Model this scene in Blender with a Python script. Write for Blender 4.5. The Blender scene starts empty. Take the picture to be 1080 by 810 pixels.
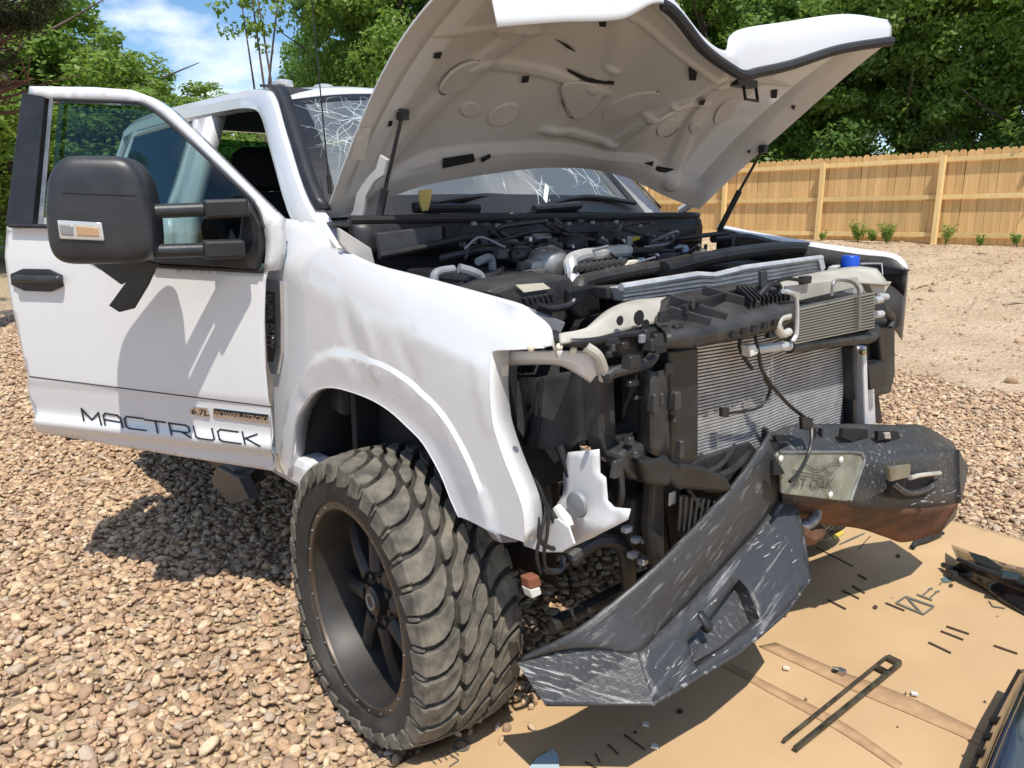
import bpy, bmesh, math, random
import numpy as np
from mathutils import Vector, Matrix
from mathutils.geometry import delaunay_2d_cdt
from mathutils.bvhtree import BVHTree
random.seed(7); RNG = np.random.default_rng(7)
scene = bpy.context.scene
col = scene.collection
R = math.radians

# ------------------------------------------------------------------ camera, sky, sun, exposure
CAM = Vector((1.64, -2.09, 1.5)); HEADING = 138.6; PITCH = 13.0; FPX = 816.0
_t = R(HEADING); _p = R(PITCH)
FWD = Vector((math.cos(_t)*math.cos(_p), math.sin(_t)*math.cos(_p), -math.sin(_p)))
RGT = Vector((math.sin(_t), -math.cos(_t), 0)); UPV = RGT.cross(FWD)
cd = bpy.data.cameras.new('camera'); cam = bpy.data.objects.new('camera', cd); col.objects.link(cam)
cam.matrix_world = Matrix(((RGT.x, UPV.x, -FWD.x, CAM.x), (RGT.y, UPV.y, -FWD.y, CAM.y), (RGT.z, UPV.z, -FWD.z, CAM.z), (0, 0, 0, 1)))
cd.sensor_width = 36; cd.lens = FPX/1080*36; cd.clip_start = .05; cd.clip_end = 2000
scene.camera = cam
SUN = Vector((.45, -.24, 1.0)).normalized()          # direction towards the sun
sd = bpy.data.lights.new('sun', 'SUN'); so = bpy.data.objects.new('sun', sd); col.objects.link(so)
sd.energy = 4.4; sd.angle = R(.5); sd.color = (1, .945, .85)
so.rotation_euler = SUN.to_track_quat('Z', 'Y').to_euler(); so.location = (0, 0, 12)
world = bpy.data.worlds.new('World'); scene.world = world; world.use_nodes = True
nt = world.node_tree; nt.nodes.clear()
def N(t, ty, **k):
    n = t.nodes.new(ty)
    for a, b in k.items(): setattr(n, a, b)
    return n
wo = N(nt, 'ShaderNodeOutputWorld'); bg = N(nt, 'ShaderNodeBackground'); sky = N(nt, 'ShaderNodeTexSky')
sky.sky_type = 'NISHITA'; sky.sun_disc = False
sky.sun_elevation = math.asin(SUN.z); sky.sun_rotation = math.atan2(SUN.x, SUN.y)
sky.air_density = 1.0; sky.dust_density = .25; sky.ozone_density = 3.5
tc = N(nt, 'ShaderNodeTexCoord'); mp = N(nt, 'ShaderNodeMapping'); mp.inputs['Scale'].default_value = (1, 1, 2.3)
mp.inputs['Location'].default_value = (.35, .62, .1)
nz = N(nt, 'ShaderNodeTexNoise'); nz.inputs['Scale'].default_value = 2.6; nz.inputs['Detail'].default_value = 9; nz.inputs['Roughness'].default_value = .55
cr = N(nt, 'ShaderNodeValToRGB'); cr.color_ramp.elements[0].position = .50; cr.color_ramp.elements[1].position = .61
mx = N(nt, 'ShaderNodeMixRGB'); mx.inputs[2].default_value = (8.2, 8.6, 9.2, 1)
nt.links.new(tc.outputs['Generated'], mp.inputs[0]); nt.links.new(mp.outputs[0], nz.inputs['Vector'])
nt.links.new(nz.outputs['Fac'], cr.inputs[0]); nt.links.new(cr.outputs[0], mx.inputs[0]); hsv = N(nt, 'ShaderNodeHueSaturation'); hsv.inputs['Saturation'].default_value = 1.15; nt.links.new(sky.outputs[0], hsv.inputs['Color']); nt.links.new(hsv.outputs[0], mx.inputs[1])
nt.links.new(mx.outputs[0], bg.inputs[0]); bg.inputs[1].default_value = .135; nt.links.new(bg.outputs[0], wo.inputs[0])
scene.view_settings.view_transform = 'Standard'; scene.view_settings.look = 'None'
scene.view_settings.exposure = .2; scene.view_settings.gamma = 1

# ------------------------------------------------------------------ pixel of the photograph -> point in the place
def ray(x, y): return (FWD*FPX + RGT*(x-540) - UPV*(y-405))
def pl(x, y, ax, v):
    d = ray(x, y); k = (v-CAM[ax])/d[ax]; return CAM + d*k
def pX(x, y, v): return pl(x, y, 0, v)
def pY(x, y, v): return pl(x, y, 1, v)
def pZ(x, y, v): return pl(x, y, 2, v)
def pP(x, y, o, n):
    d = ray(x, y); k = (o-CAM).dot(n)/d.dot(n); return CAM + d*k

# ------------------------------------------------------------------ materials
MATS = {}
def mat(name, c, rough=.5, metal=0, coat=0, var=0, vscale=8, bump=0, bscale=40, c2=None, spec=.5, dist=.01, coatr=.04, detail=4):
    if name in MATS: return MATS[name]
    m = bpy.data.materials.new(name); m.use_nodes = True; t = m.node_tree; b = t.nodes['Principled BSDF']
    b.inputs['Base Color'].default_value = (*c, 1); b.inputs['Roughness'].default_value = rough; b.inputs['Metallic'].default_value = metal
    b.inputs['Coat Weight'].default_value = coat; b.inputs['Coat Roughness'].default_value = coatr; b.inputs['Specular IOR Level'].default_value = spec
    tcn = N(t, 'ShaderNodeTexCoord')
    if var or c2:
        n = N(t, 'ShaderNodeTexNoise'); n.inputs['Scale'].default_value = vscale; n.inputs['Detail'].default_value = detail; n.inputs['Roughness'].default_value = .6
        t.links.new(tcn.outputs['Object'], n.inputs['Vector'])
        r = N(t, 'ShaderNodeValToRGB'); r.color_ramp.elements[0].position = .35; r.color_ramp.elements[1].position = .68
        if c2: a, z = c, c2
        else: a, z = [x*(1-var) for x in c], [min(1, x*(1+var)) for x in c]
        r.color_ramp.elements[0].color = (*a, 1); r.color_ramp.elements[1].color = (*z, 1)
        t.links.new(n.outputs['Fac'], r.inputs[0]); t.links.new(r.outputs[0], b.inputs['Base Color'])
        rr = N(t, 'ShaderNodeMapRange'); rr.inputs[3].default_value = max(0, rough-.08); rr.inputs[4].default_value = min(1, rough+.1)
        t.links.new(n.outputs['Fac'], rr.inputs[0]); t.links.new(rr.outputs[0], b.inputs['Roughness'])
    if bump:
        n2 = N(t, 'ShaderNodeTexNoise'); n2.inputs['Scale'].default_value = bscale; n2.inputs['Detail'].default_value = 5
        t.links.new(tcn.outputs['Object'], n2.inputs['Vector'])
        bp = N(t, 'ShaderNodeBump'); bp.inputs['Strength'].default_value = bump; bp.inputs['Distance'].default_value = dist
        t.links.new(n2.outputs['Fac'], bp.inputs['Height']); t.links.new(bp.outputs[0], b.inputs['Normal'])
    MATS[name] = m; return m
def glassmat(name, tint, refl=1.45, refl_haze=0):
    m = bpy.data.materials.new(name); m.use_nodes = True; t = m.node_tree; t.nodes.clear()
    o = N(t, 'ShaderNodeOutputMaterial'); tr = N(t, 'ShaderNodeBsdfTransparent'); tr.inputs[0].default_value = (*tint, 1)
    g = N(t, 'ShaderNodeBsdfGlossy'); g.inputs['Roughness'].default_value = .015
    f = N(t, 'ShaderNodeFresnel'); f.inputs[0].default_value = refl; mxs = N(t, 'ShaderNodeMixShader')
    src = tr
    if refl_haze:
        df = N(t, 'ShaderNodeBsdfDiffuse'); df.inputs[0].default_value = (.55, .60, .60, 1); src = N(t, 'ShaderNodeMixShader'); src.inputs[0].default_value = refl_haze  # pale bluish diffuse: dusty glass plus reflection painted into the colour
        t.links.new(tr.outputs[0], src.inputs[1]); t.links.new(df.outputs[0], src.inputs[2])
    t.links.new(f.outputs[0], mxs.inputs[0]); t.links.new(src.outputs[0], mxs.inputs[1]); t.links.new(g.outputs[0], mxs.inputs[2]); t.links.new(mxs.outputs[0], o.inputs[0])
    MATS[name] = m; return m
def scratch(name, base, base_r, hi, hi_r, amount=.5, sx=3, sy=30, metal_hi=0, ang=0.0, big=6):
    """painted steel with scraped streaks and chips"""
    m = bpy.data.materials.new(name); m.use_nodes = True; t = m.node_tree; b = t.nodes['Principled BSDF']
    tcn = N(t, 'ShaderNodeTexCoord'); mp1 = N(t, 'ShaderNodeMapping'); mp1.inputs['Scale'].default_value = (sx, sy, sy); mp1.inputs['Rotation'].default_value = (0, 0, ang)
    n1 = N(t, 'ShaderNodeTexNoise'); n1.inputs['Scale'].default_value = 3; n1.inputs['Detail'].default_value = 4; n1.inputs['Roughness'].default_value = .6
    n2 = N(t, 'ShaderNodeTexNoise'); n2.inputs['Scale'].default_value = big; n2.inputs['Detail'].default_value = 5; n2.inputs['Roughness'].default_value = .6
    n3 = N(t, 'ShaderNodeTexNoise'); n3.inputs['Scale'].default_value = 60; n3.inputs['Detail'].default_value = 3
    t.links.new(tcn.outputs['Object'], mp1.inputs[0]); t.links.new(mp1.outputs[0], n1.inputs['Vector'])
    t.links.new(tcn.outputs['Object'], n2.inputs['Vector']); t.links.new(tcn.outputs['Object'], n3.inputs['Vector'])
    r1 = N(t, 'ShaderNodeValToRGB'); r1.color_ramp.elements[0].position = .56; r1.color_ramp.elements[1].position = .66
    r2 = N(t, 'ShaderNodeValToRGB'); r2.color_ramp.elements[0].position = .62-amount*.25; r2.color_ramp.elements[1].position = .74-amount*.22
    t.links.new(n1.outputs['Fac'], r1.inputs[0]); t.links.new(n2.outputs['Fac'], r2.inputs[0])
    mu = N(t, 'ShaderNodeMath', operation='MULTIPLY'); t.links.new(r1.outputs[0], mu.inputs[0]); t.links.new(r2.outputs[0], mu.inputs[1])
    base_v = N(t, 'ShaderNodeMixRGB'); base_v.inputs[1].default_value = (*[x*.75 for x in base], 1); base_v.inputs[2].default_value = (*[x*1.3 for x in base], 1)
    t.links.new(n3.outputs['Fac'], base_v.inputs[0])
    mc = N(t, 'ShaderNodeMixRGB'); mc.inputs[2].default_value = (*hi, 1); t.links.new(base_v.outputs[0], mc.inputs[1]); t.links.new(mu.outputs[0], mc.inputs[0]); t.links.new(mc.outputs[0], b.inputs['Base Color'])
    mr = N(t, 'ShaderNodeMapRange'); mr.inputs[3].default_value = base_r; mr.inputs[4].default_value = hi_r; t.links.new(mu.outputs[0], mr.inputs[0]); t.links.new(mr.outputs[0], b.inputs['Roughness'])
    if metal_hi:
        mm = N(t, 'ShaderNodeMath', operation='MULTIPLY'); mm.inputs[1].default_value = metal_hi; t.links.new(mu.outputs[0], mm.inputs[0]); t.links.new(mm.outputs[0], b.inputs['Metallic'])
    bp = N(t, 'ShaderNodeBump'); bp.inputs['Strength'].default_value = .35; bp.inputs['Distance'].default_value = .004
    ad = N(t, 'ShaderNodeMath', operation='ADD'); t.links.new(n3.outputs['Fac'], ad.inputs[0]); t.links.new(mu.outputs[0], ad.inputs[1]); t.links.new(ad.outputs[0], bp.inputs['Height']); t.links.new(bp.outputs[0], b.inputs['Normal'])
    MATS[name] = m; return m

WHITE = mat('white_paint', (.68, .685, .695), .28, coat=1, var=.02, vscale=3)
UNDER = mat('hood_inner_paint', (.52, .50, .48), .38, coat=.3, var=.05, vscale=5, bump=.06, bscale=14)
BLACKP = mat('black_plastic', (.016, .016, .018), .42, var=.35, vscale=14, bump=.2, bscale=180, dist=.001)
MIRRORP = mat('textured_black_plastic', (.028, .029, .032), .40, var=.25, vscale=10, bump=.35, bscale=260, dist=.001)
DUSTP = mat('dusty_black_plastic', (.020, .020, .020), .48, c2=(.055, .053, .050), vscale=11, bump=.3, bscale=90, dist=.003)
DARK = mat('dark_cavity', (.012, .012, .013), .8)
RUBBER = mat('black_rubber', (.02, .02, .021), .6, var=.3, vscale=20)
TYRE = mat('dusty_tyre_rubber', (.065, .059, .049), .85, c2=(.195, .172, .132), vscale=18, bump=.5, bscale=70, dist=.004)
SIDEW = mat('tyre_sidewall', (.020, .019, .017), .75, c2=(.055, .048, .040), vscale=9, bump=.35, bscale=60, dist=.003)
RIMM = mat('black_rim', (.020, .018, .016), .5, c2=(.042, .037, .032), vscale=7, spec=.5)
STEEL = mat('bare_steel', (.52, .52, .52), .38, 1, var=.25, vscale=30, bump=.1)
ALU = mat('aluminium_fins', (.60, .61, .62), .42, .45, var=.15, vscale=20)
ALUD = mat('dark_aluminium', (.30, .30, .29), .45, .8, var=.3, vscale=14)
CHROME = mat('chrome', (.75, .75, .76), .12, 1)
ECOAT = mat('pale_core_support', (.36, .34, .29), .5, c2=(.48, .455, .40), vscale=6, bump=.12, bscale=25)
SEAT = mat('dark_seat_cloth', (.03, .031, .034), .85, var=.3, vscale=30)
TRIM = mat('grey_interior', (.05, .05, .055), .7, var=.2)
RED = mat('red_plastic', (.45, .03, .02), .4)
BLUE = mat('blue_cap', (.01, .08, .55), .35)
YEL = mat('yellow_plastic', (.60, .48, .05), .4)
CREAM = mat('cream_label', (.72, .66, .52), .5)
LENS = mat('clear_lens', (.55, .55, .54), .12, .3, coat=1)
AMBER = mat('amber_bulb', (.45, .28, .16), .3)
RUST = mat('rusty_steel', (.05, .028, .018), .7, .2, c2=(.20, .088, .045), vscale=7, bump=.4, bscale=40, detail=7)
BUMP = scratch('scraped_black_bumper', (.042, .043, .045), .44, (.17, .17, .165), .6, .8, sx=1.2, sy=26, big=5)
BUMPS = scratch('heavily_scraped_bumper', (.040, .041, .044), .40, (.30, .305, .31), .55, .8, sx=.6, sy=13, big=8)
BUMPE = scratch('brushed_scrape', (.045, .045, .045), .32, (.30, .30, .29), .4, 1.6, sx=.3, sy=44, big=3, metal_hi=.4)
GLASS = glassmat('door_glass', (.28, .42, .41), 1.6)
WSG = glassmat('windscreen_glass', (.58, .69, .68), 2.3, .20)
DGLASS = glassmat('dark_tinted_glass', (.06, .07, .07))
CRACK = mat('crushed_glass', (.72, .80, .80), .35)
DECAL = mat('black_decal', (.012, .012, .013), .35)
WIRE = mat('wire_sheath', (.014, .014, .015), .45)
BROWN = mat('brown_connector', (.22, .08, .04), .5)
WCON = mat('white_connector', (.65, .65, .6), .5)
PLATE = mat('weathered_plate', (.20, .20, .15), .42, .5, c2=(.36, .35, .27), vscale=12, bump=.25, bscale=60, detail=7)

# ------------------------------------------------------------------ mesh helpers
class MB:
    def __init__(s): s.v = []; s.f = []
    def add(s, vs, fs):
        o = len(s.v); s.v += [tuple(v) for v in vs]; s.f += [tuple(i+o for i in f) for f in fs]; return s
    def box(s, c, size, ax=None, taper=1.0):
        c = Vector(c); hx, hy, hz = [q/2 for q in size]
        ax = ax or (Vector((1, 0, 0)), Vector((0, 1, 0)), Vector((0, 0, 1)))
        vs = []
        for sz in (-1, 1):
            k = taper if sz > 0 else 1
            for sx, sy in ((-1, -1), (1, -1), (1, 1), (-1, 1)): vs.append(c + ax[0]*sx*hx*k + ax[1]*sy*hy*k + ax[2]*sz*hz)
        return s.add(vs, [(3, 2, 1, 0), (4, 5, 6, 7), (0, 1, 5, 4), (1, 2, 6, 5), (2, 3, 7, 6), (3, 0, 4, 7)])
    def beam(s, a, b, w, h, up=(0, 0, 1)):
        a, b = Vector(a), Vector(b); d = (b-a); L = d.length; d.normalize(); u = Vector(up); r = d.cross(u)
        if r.length < 1e-4: r = Vector((1, 0, 0))
        r.normalize(); u = r.cross(d)
        return s.box((a+b)/2, (L, w, h), (d, r, u))
    def tube(s, pts, r, n=10, smooth=True, cap=True):
        pts = [Vector(p) for p in pts]
        if smooth and len(pts) > 2: pts = catmull(pts, 6)
        rs = r if isinstance(r, (list, tuple)) else [r]*len(pts)
        if len(rs) != len(pts): rs = list(np.interp(np.linspace(0, 1, len(pts)), np.linspace(0, 1, len(rs)), rs))
        vs = []; fs = []; prev = None
        for i, p in enumerate(pts):
            d = (pts[min(i+1, len(pts)-1)]-pts[max(i-1, 0)])
            if d.length < 1e-9: d = Vector((0, 0, 1))
            d.normalize()
            if prev is None:
                u = d.cross(Vector((0, 0, 1)));
                if u.length < .1: u = d.cross(Vector((1, 0, 0)))
            else: u = prev - d*prev.dot(d)
            u.normalize(); prev = u; w = d.cross(u)
            for k in range(n):
                a = 2*math.pi*k/n; vs.append(p + (u*math.cos(a)+w*math.sin(a))*rs[i])
        for i in range(len(pts)-1):
            for k in range(n): fs.append((i*n+k, i*n+(k+1) % n, (i+1)*n+(k+1) % n, (i+1)*n+k))
        if cap: fs.append(tuple(range(n-1, -1, -1))); fs.append(tuple((len(pts)-1)*n+k for k in range(n)))
        return s.add(vs, fs)
    def prism(s, poly, off):
        poly = [Vector(p) for p in poly]; off = Vector(off); n = len(poly)
        vs = poly + [p+off for p in poly]
        nrm = sum(((poly[i]-poly[0]).cross(poly[i+1]-poly[0]) for i in range(1, n-1)), Vector())
        fs = [tuple(range(n)), tuple(range(2*n-1, n-1, -1))] + [(i, n+i, n+(i+1) % n, (i+1) % n) for i in range(n)]
        if nrm.dot(off) > 0: fs = [tuple(reversed(f)) for f in fs]
        return s.add(vs, fs)
    def lathe(s, prof, n=48, axis='y', c=(0, 0, 0), closed=False):
        c = Vector(c); vs = []; m = len(prof)
        for k in range(n):
            a = 2*math.pi*k/n; ca, sa = math.cos(a), math.sin(a)
            for t, r in prof:
                if axis == 'y': vs.append(c+Vector((r*ca, t, r*sa)))
                elif axis == 'x': vs.append(c+Vector((t, r*ca, r*sa)))
                else: vs.append(c+Vector((r*ca, r*sa, t)))
        fs = []
        for k in range(n):
            k2 = (k+1) % n
            for i in range(m if closed else m-1):
                j = (i+1) % m; fs.append((k*m+i, k*m+j, k2*m+j, k2*m+i))
        return s.add(vs, fs)
    def grid(s, rows):
        n = len(rows[0]); vs = [p for r in rows for p in r]
        return s.add(vs, [(i*n+j, i*n+j+1, (i+1)*n+j+1, (i+1)*n+j) for i in range(len(rows)-1) for j in range(n-1)])
    def build(s, name, m, parent=None, smooth=False, bevel=0, solid=0, solid_off=-1, mats=None, hint=None, seg=2, ang=35, subsurf=0, fix=True, frame=None):
        if frame:
            fo_, fx, fy = Vector(frame[0]), Vector(frame[1]).normalized(), Vector(frame[2]); fz_ = fx.cross(fy).normalized(); fy = fz_.cross(fx)
            s.v = [((Vector(v)-fo_).dot(fx), (Vector(v)-fo_).dot(fy), (Vector(v)-fo_).dot(fz_)) for v in s.v]
            if hint is not None: h_ = Vector(hint); hint = (h_.dot(fx), h_.dot(fy), h_.dot(fz_))
        me = bpy.data.meshes.new(name); me.from_pydata(s.v, [], s.f)
        bm = bmesh.new(); bm.from_mesh(me)
        if fix and hint is None: bmesh.ops.recalc_face_normals(bm, faces=bm.faces)
        if hint is not None:
            bmesh.ops.recalc_face_normals(bm, faces=bm.faces)
            t = sum((f.normal*f.calc_area() for f in bm.faces), Vector())
            if t.dot(Vector(hint)) < 0: bmesh.ops.reverse_faces(bm, faces=bm.faces)
        bm.to_mesh(me); bm.free()
        for q in (mats or [m]): me.materials.append(q)
        o = bpy.data.objects.new(name, me); col.objects.link(o)
        if parent: o.parent = parent
        if frame: o.matrix_local = Matrix(((fx.x, fy.x, fz_.x, fo_.x), (fx.y, fy.y, fz_.y, fo_.y), (fx.z, fy.z, fz_.z, fo_.z), (0, 0, 0, 1)))
        if smooth:
            me.shade_smooth()
            me.set_sharp_from_angle(angle=R(ang))
        if solid:
            q = o.modifiers.new('thickness', 'SOLIDIFY'); q.thickness = solid; q.offset = solid_off
            if mats and len(mats) > 1: q.material_offset = 1; q.material_offset_rim = 1
        if bevel:
            q = o.modifiers.new('bevel', 'BEVEL'); q.width = bevel; q.segments = seg; q.limit_method = 'ANGLE'; q.angle_limit = R(30)
        if subsurf:
            q = o.modifiers.new('smooth', 'SUBSURF'); q.levels = subsurf; q.render_levels = subsurf
        return o
def catmull(pts, n):
    P = [pts[0]*2-pts[1]] + list(pts) + [pts[-1]*2-pts[-2]]; out = []
    for i in range(1, len(P)-2):
        a, b, c, d = P[i-1], P[i], P[i+1], P[i+2]
        for k in range(n):
            t = k/n; out.append((b*2 + (c-a)*t + (a*2-b*5+c*4-d)*t*t + (b*3-a-c*3+d)*t**3)*.5)
    out.append(P[-2]); return out
def patch(rows, nu, nv):
    """bicubic surface through a control grid of Vectors"""
    dense = [catmull(list(r), nu) for r in rows]
    cols = list(zip(*dense)); cols = [catmull(list(c), nv) for c in cols]
    return [list(r) for r in zip(*cols)]
def inpoly(p, poly):
    x, y = p; c = False; j = len(poly)-1
    for i in range(len(poly)):
        xi, yi = poly[i]; xj, yj = poly[j]
        if (yi > y) != (yj > y) and x < (xj-xi)*(y-yi)/(yj-yi)+xi: c = not c
        j = i
    return c
def resample(poly, step):
    out = []
    for i in range(len(poly)):
        a = Vector(poly[i]); b = Vector(poly[(i+1) % len(poly)]); n = max(1, int(round((b-a).length/step)))
        out += [tuple(a.lerp(b, k/n)) for k in range(n)]
    return out
def segdist(p, line):
    best = 9e9; px, py = p
    for i in range(len(line)-1):
        ax, ay = line[i]; bx, by = line[i+1]; dx, dy = bx-ax, by-ay; L = dx*dx+dy*dy or 1e-9
        t = max(0, min(1, ((px-ax)*dx+(py-ay)*dy)/L)); best = min(best, math.hypot(ax+t*dx-px, ay+t*dy-py))
    return best
def panel(outline, fn, step=.03, holes=(), mb=None, rs=True, lines=()):
    """sheet bounded by a 2-D outline (with holes), lifted to 3-D by fn(u, v)"""
    o = resample(outline, step) if rs else list(outline); hs = [resample(h, step) for h in holes]
    vs = list(o); es = [(i, (i+1) % len(o)) for i in range(len(o))]
    for h in hs:
        b = len(vs); vs += h; es += [(b+i, b+(i+1) % len(h)) for i in range(len(h))]
    lines = [[p for p in l if inpoly(p, o)] for l in lines]
    for l in lines:
        b = len(vs); vs += l; es += [(b+i, b+i+1) for i in range(len(l)-1)]
    us = [p[0] for p in o]; ws = [p[1] for p in o]
    closed = [l+[l[0]] for l in [list(o)]+hs]+[l for l in lines if len(l) > 1]
    u = min(us)+step*.5; r = 0
    while u < max(us):
        w = min(ws)+step*(.5 if r % 2 else .25)
        while w < max(ws):
            if inpoly((u, w), o) and not any(inpoly((u, w), h) for h in hs) and min(segdist((u, w), l) for l in closed) > step*.45: vs.append((u, w))
            w += step
        u += step*.87; r += 1
    v2, e2, f2, *_ = delaunay_2d_cdt([Vector(p) for p in vs], es, [], 0, 1e-5)
    fs = []
    for f in f2:
        cx = sum(v2[i][0] for i in f)/len(f); cy = sum(v2[i][1] for i in f)/len(f)
        if inpoly((cx, cy), o) and not any(inpoly((cx, cy), h) for h in hs): fs.append(tuple(f))
    mb = mb or MB()
    return mb.add([fn(*p) for p in v2], fs)
def smooth_poly(poly, it=2):
    for _ in range(it):
        q = []
        for i in range(len(poly)):
            a, b = poly[i], poly[(i+1) % len(poly)]
            q += [(a[0]*.75+b[0]*.25, a[1]*.75+b[1]*.25), (a[0]*.25+b[0]*.75, a[1]*.25+b[1]*.75)]
        poly = q
    return poly
def empty(name, loc, label=None, cat=None, group=None, parent=None):
    o = bpy.data.objects.new(name, None); col.objects.link(o); o.location = loc; o.empty_display_size = .2
    if parent: o.parent = parent
    return tag(o, label, cat, group)
def tag(o, label=None, cat=None, group=None, kind=None):
    if label: o['label'] = label
    if cat: o['category'] = cat
    if group: o['group'] = group
    if kind: o['kind'] = kind
    return o
def copy_tree(o, parent=None):
    c = o.copy(); col.objects.link(c); c.parent = parent
    for ch in list(o.children): copy_tree(ch, c)
    return c
def text(name, s, size, m, parent, o, ux, uy, ext=.002, width=None, align='LEFT'):
    cu = bpy.data.curves.new('txt', 'FONT'); cu.body = s; cu.size = size; cu.extrude = ext; cu.align_x = align
    tmp = bpy.data.objects.new('txt', cu); col.objects.link(tmp)
    dg = bpy.context.evaluated_depsgraph_get(); me = bpy.data.meshes.new_from_object(tmp.evaluated_get(dg))
    bpy.data.objects.remove(tmp); ux = Vector(ux).normalized(); uy = Vector(uy).normalized(); uz = ux.cross(uy).normalized()
    xs = [v.co.x for v in me.vertices]; k = width/(max(xs)-min(xs)) if width else 1
    for v in me.vertices: v.co = Vector(o) + ux*v.co.x*k + uy*v.co.y + uz*v.co.z
    me.materials.clear(); me.materials.append(m); ob = bpy.data.objects.new(name, me); col.objects.link(ob)
    if parent: ob.parent = parent
    return ob
# ================================================================== THE SETTING
from mathutils import noise as mnoise
def terrain(X, Y):
    t = max(0, min(1, (Y-5.0)/9.0)); h = .75*t*t*(3-2*t)*.6+.75*t*.4
    if Y > 5.0: h += (.06*mnoise.noise(Vector((X*.6, Y*.6, 0)))+.035*mnoise.noise(Vector((X*1.7, Y*1.7, 3))))*min(1, (Y-5)/1.5)
    r = math.hypot(X-1, Y+2)
    if r > 14: h += min(.6, (r-14)*.03)*(1 if Y < 5 else 0)
    return h
def axis_pts(lo, hi, near_lo, near_hi, fine, n):
    a = list(np.arange(near_lo, near_hi+.001, fine)); 
    l = [near_lo-(near_lo-lo)*((k/n)**2.2) for k in range(n, 0, -1)]; h = [near_hi+(hi-near_hi)*((k/n)**2.2) for k in range(1, n+1)]
    return l+a+h
gx = axis_pts(-600, 600, -16, 6, .25, 22); gy = axis_pts(-600, 600, -5, 16, .25, 22)
gv = [Vector((x, y, terrain(x, y))) for x in gx for y in gy]; ny = len(gy)
def groundmat():
    m = bpy.data.materials.new('gravel_and_dirt'); m.use_nodes = True; t = m.node_tree; b = t.nodes['Principled BSDF']; b.inputs['Roughness'].default_value = .95; b.inputs['Specular IOR Level'].default_value = .1
    tcn = N(t, 'ShaderNodeTexCoord'); sp_ = N(t, 'ShaderNodeSeparateXYZ'); t.links.new(tcn.outputs['Object'], sp_.inputs[0])
    def noise(s, d=5, r=.6): n = N(t, 'ShaderNodeTexNoise'); n.inputs['Scale'].default_value = s; n.inputs['Detail'].default_value = d; n.inputs['Roughness'].default_value = r; t.links.new(tcn.outputs['Object'], n.inputs['Vector']); return n
    vo = N(t, 'ShaderNodeTexVoronoi'); vo.inputs['Scale'].default_value = 26; t.links.new(tcn.outputs['Object'], vo.inputs['Vector'])
    gr = N(t, 'ShaderNodeValToRGB'); e = gr.color_ramp.elements; e[0].position = 0; e[0].color = (.38, .28, .18, 1); e[1].position = 1; e[1].color = (.54, .42, .28, 1)
    sx_ = N(t, 'ShaderNodeSeparateXYZ'); t.links.new(vo.outputs['Color'], sx_.inputs[0]); t.links.new(sx_.outputs[0], gr.inputs[0])
    n1 = noise(1.3, 8, .65); n2 = noise(14, 6, .7)
    dr = N(t, 'ShaderNodeValToRGB'); e = dr.color_ramp.elements; e[0].position = .3; e[0].color = (.52, .385, .255, 1); e[1].position = .72; e[1].color = (.70, .555, .395, 1)
    t.links.new(n1.outputs['Fac'], dr.inputs[0])
    mm = N(t, 'ShaderNodeMixRGB'); mm.blend_type = 'MULTIPLY'; mm.inputs[0].default_value = .6
    dr2 = N(t, 'ShaderNodeValToRGB'); e = dr2.color_ramp.elements; e[0].position = .32; e[0].color = (.62, .58, .52, 1); e[1].position = .6; e[1].color = (1, 1, 1, 1)
    t.links.new(n2.outputs['Fac'], dr2.inputs[0]); t.links.new(dr.outputs[0], mm.inputs[1]); t.links.new(dr2.outputs[0], mm.inputs[2])
    # dirt begins past the gravel on the fence side
    ad = N(t, 'ShaderNodeMath', operation='MULTIPLY_ADD'); ad.inputs[1].default_value = .8; t.links.new(n1.outputs['Fac'], ad.inputs[0]); t.links.new(sp_.outputs[1], ad.inputs[2])
    mr = N(t, 'ShaderNodeMapRange'); mr.inputs[1].default_value = 5.45; mr.inputs[2].default_value = 5.75; t.links.new(ad.outputs[0], mr.inputs[0])
    mx_ = N(t, 'ShaderNodeMixRGB'); t.links.new(mr.outputs[0], mx_.inputs[0]); t.links.new(gr.outputs[0], mx_.inputs[1]); t.links.new(mm.outputs[0], mx_.inputs[2]); t.links.new(mx_.outputs[0], b.inputs['Base Color'])
    bp = N(t, 'ShaderNodeBump'); bp.inputs['Strength'].default_value = .9; bp.inputs['Distance'].default_value = .05
    sm = N(t, 'ShaderNodeMath', operation='MULTIPLY_ADD'); sm.inputs[1].default_value = -.6; t.links.new(vo.outputs['Distance'], sm.inputs[0]); t.links.new(n2.outputs['Fac'], sm.inputs[2])
    t.links.new(sm.outputs[0], bp.inputs['Height']); t.links.new(bp.outputs[0], b.inputs['Normal']); return m
gm = MB(); gm.add(gv, [(i*ny+j, (i+1)*ny+j, (i+1)*ny+j+1, i*ny+j+1) for i in range(len(gx)-1) for j in range(ny-1)])
ground = gm.build('ground', groundmat(), smooth=True, hint=(0, 0, 1), ang=180); ground['kind'] = 'structure'

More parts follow.
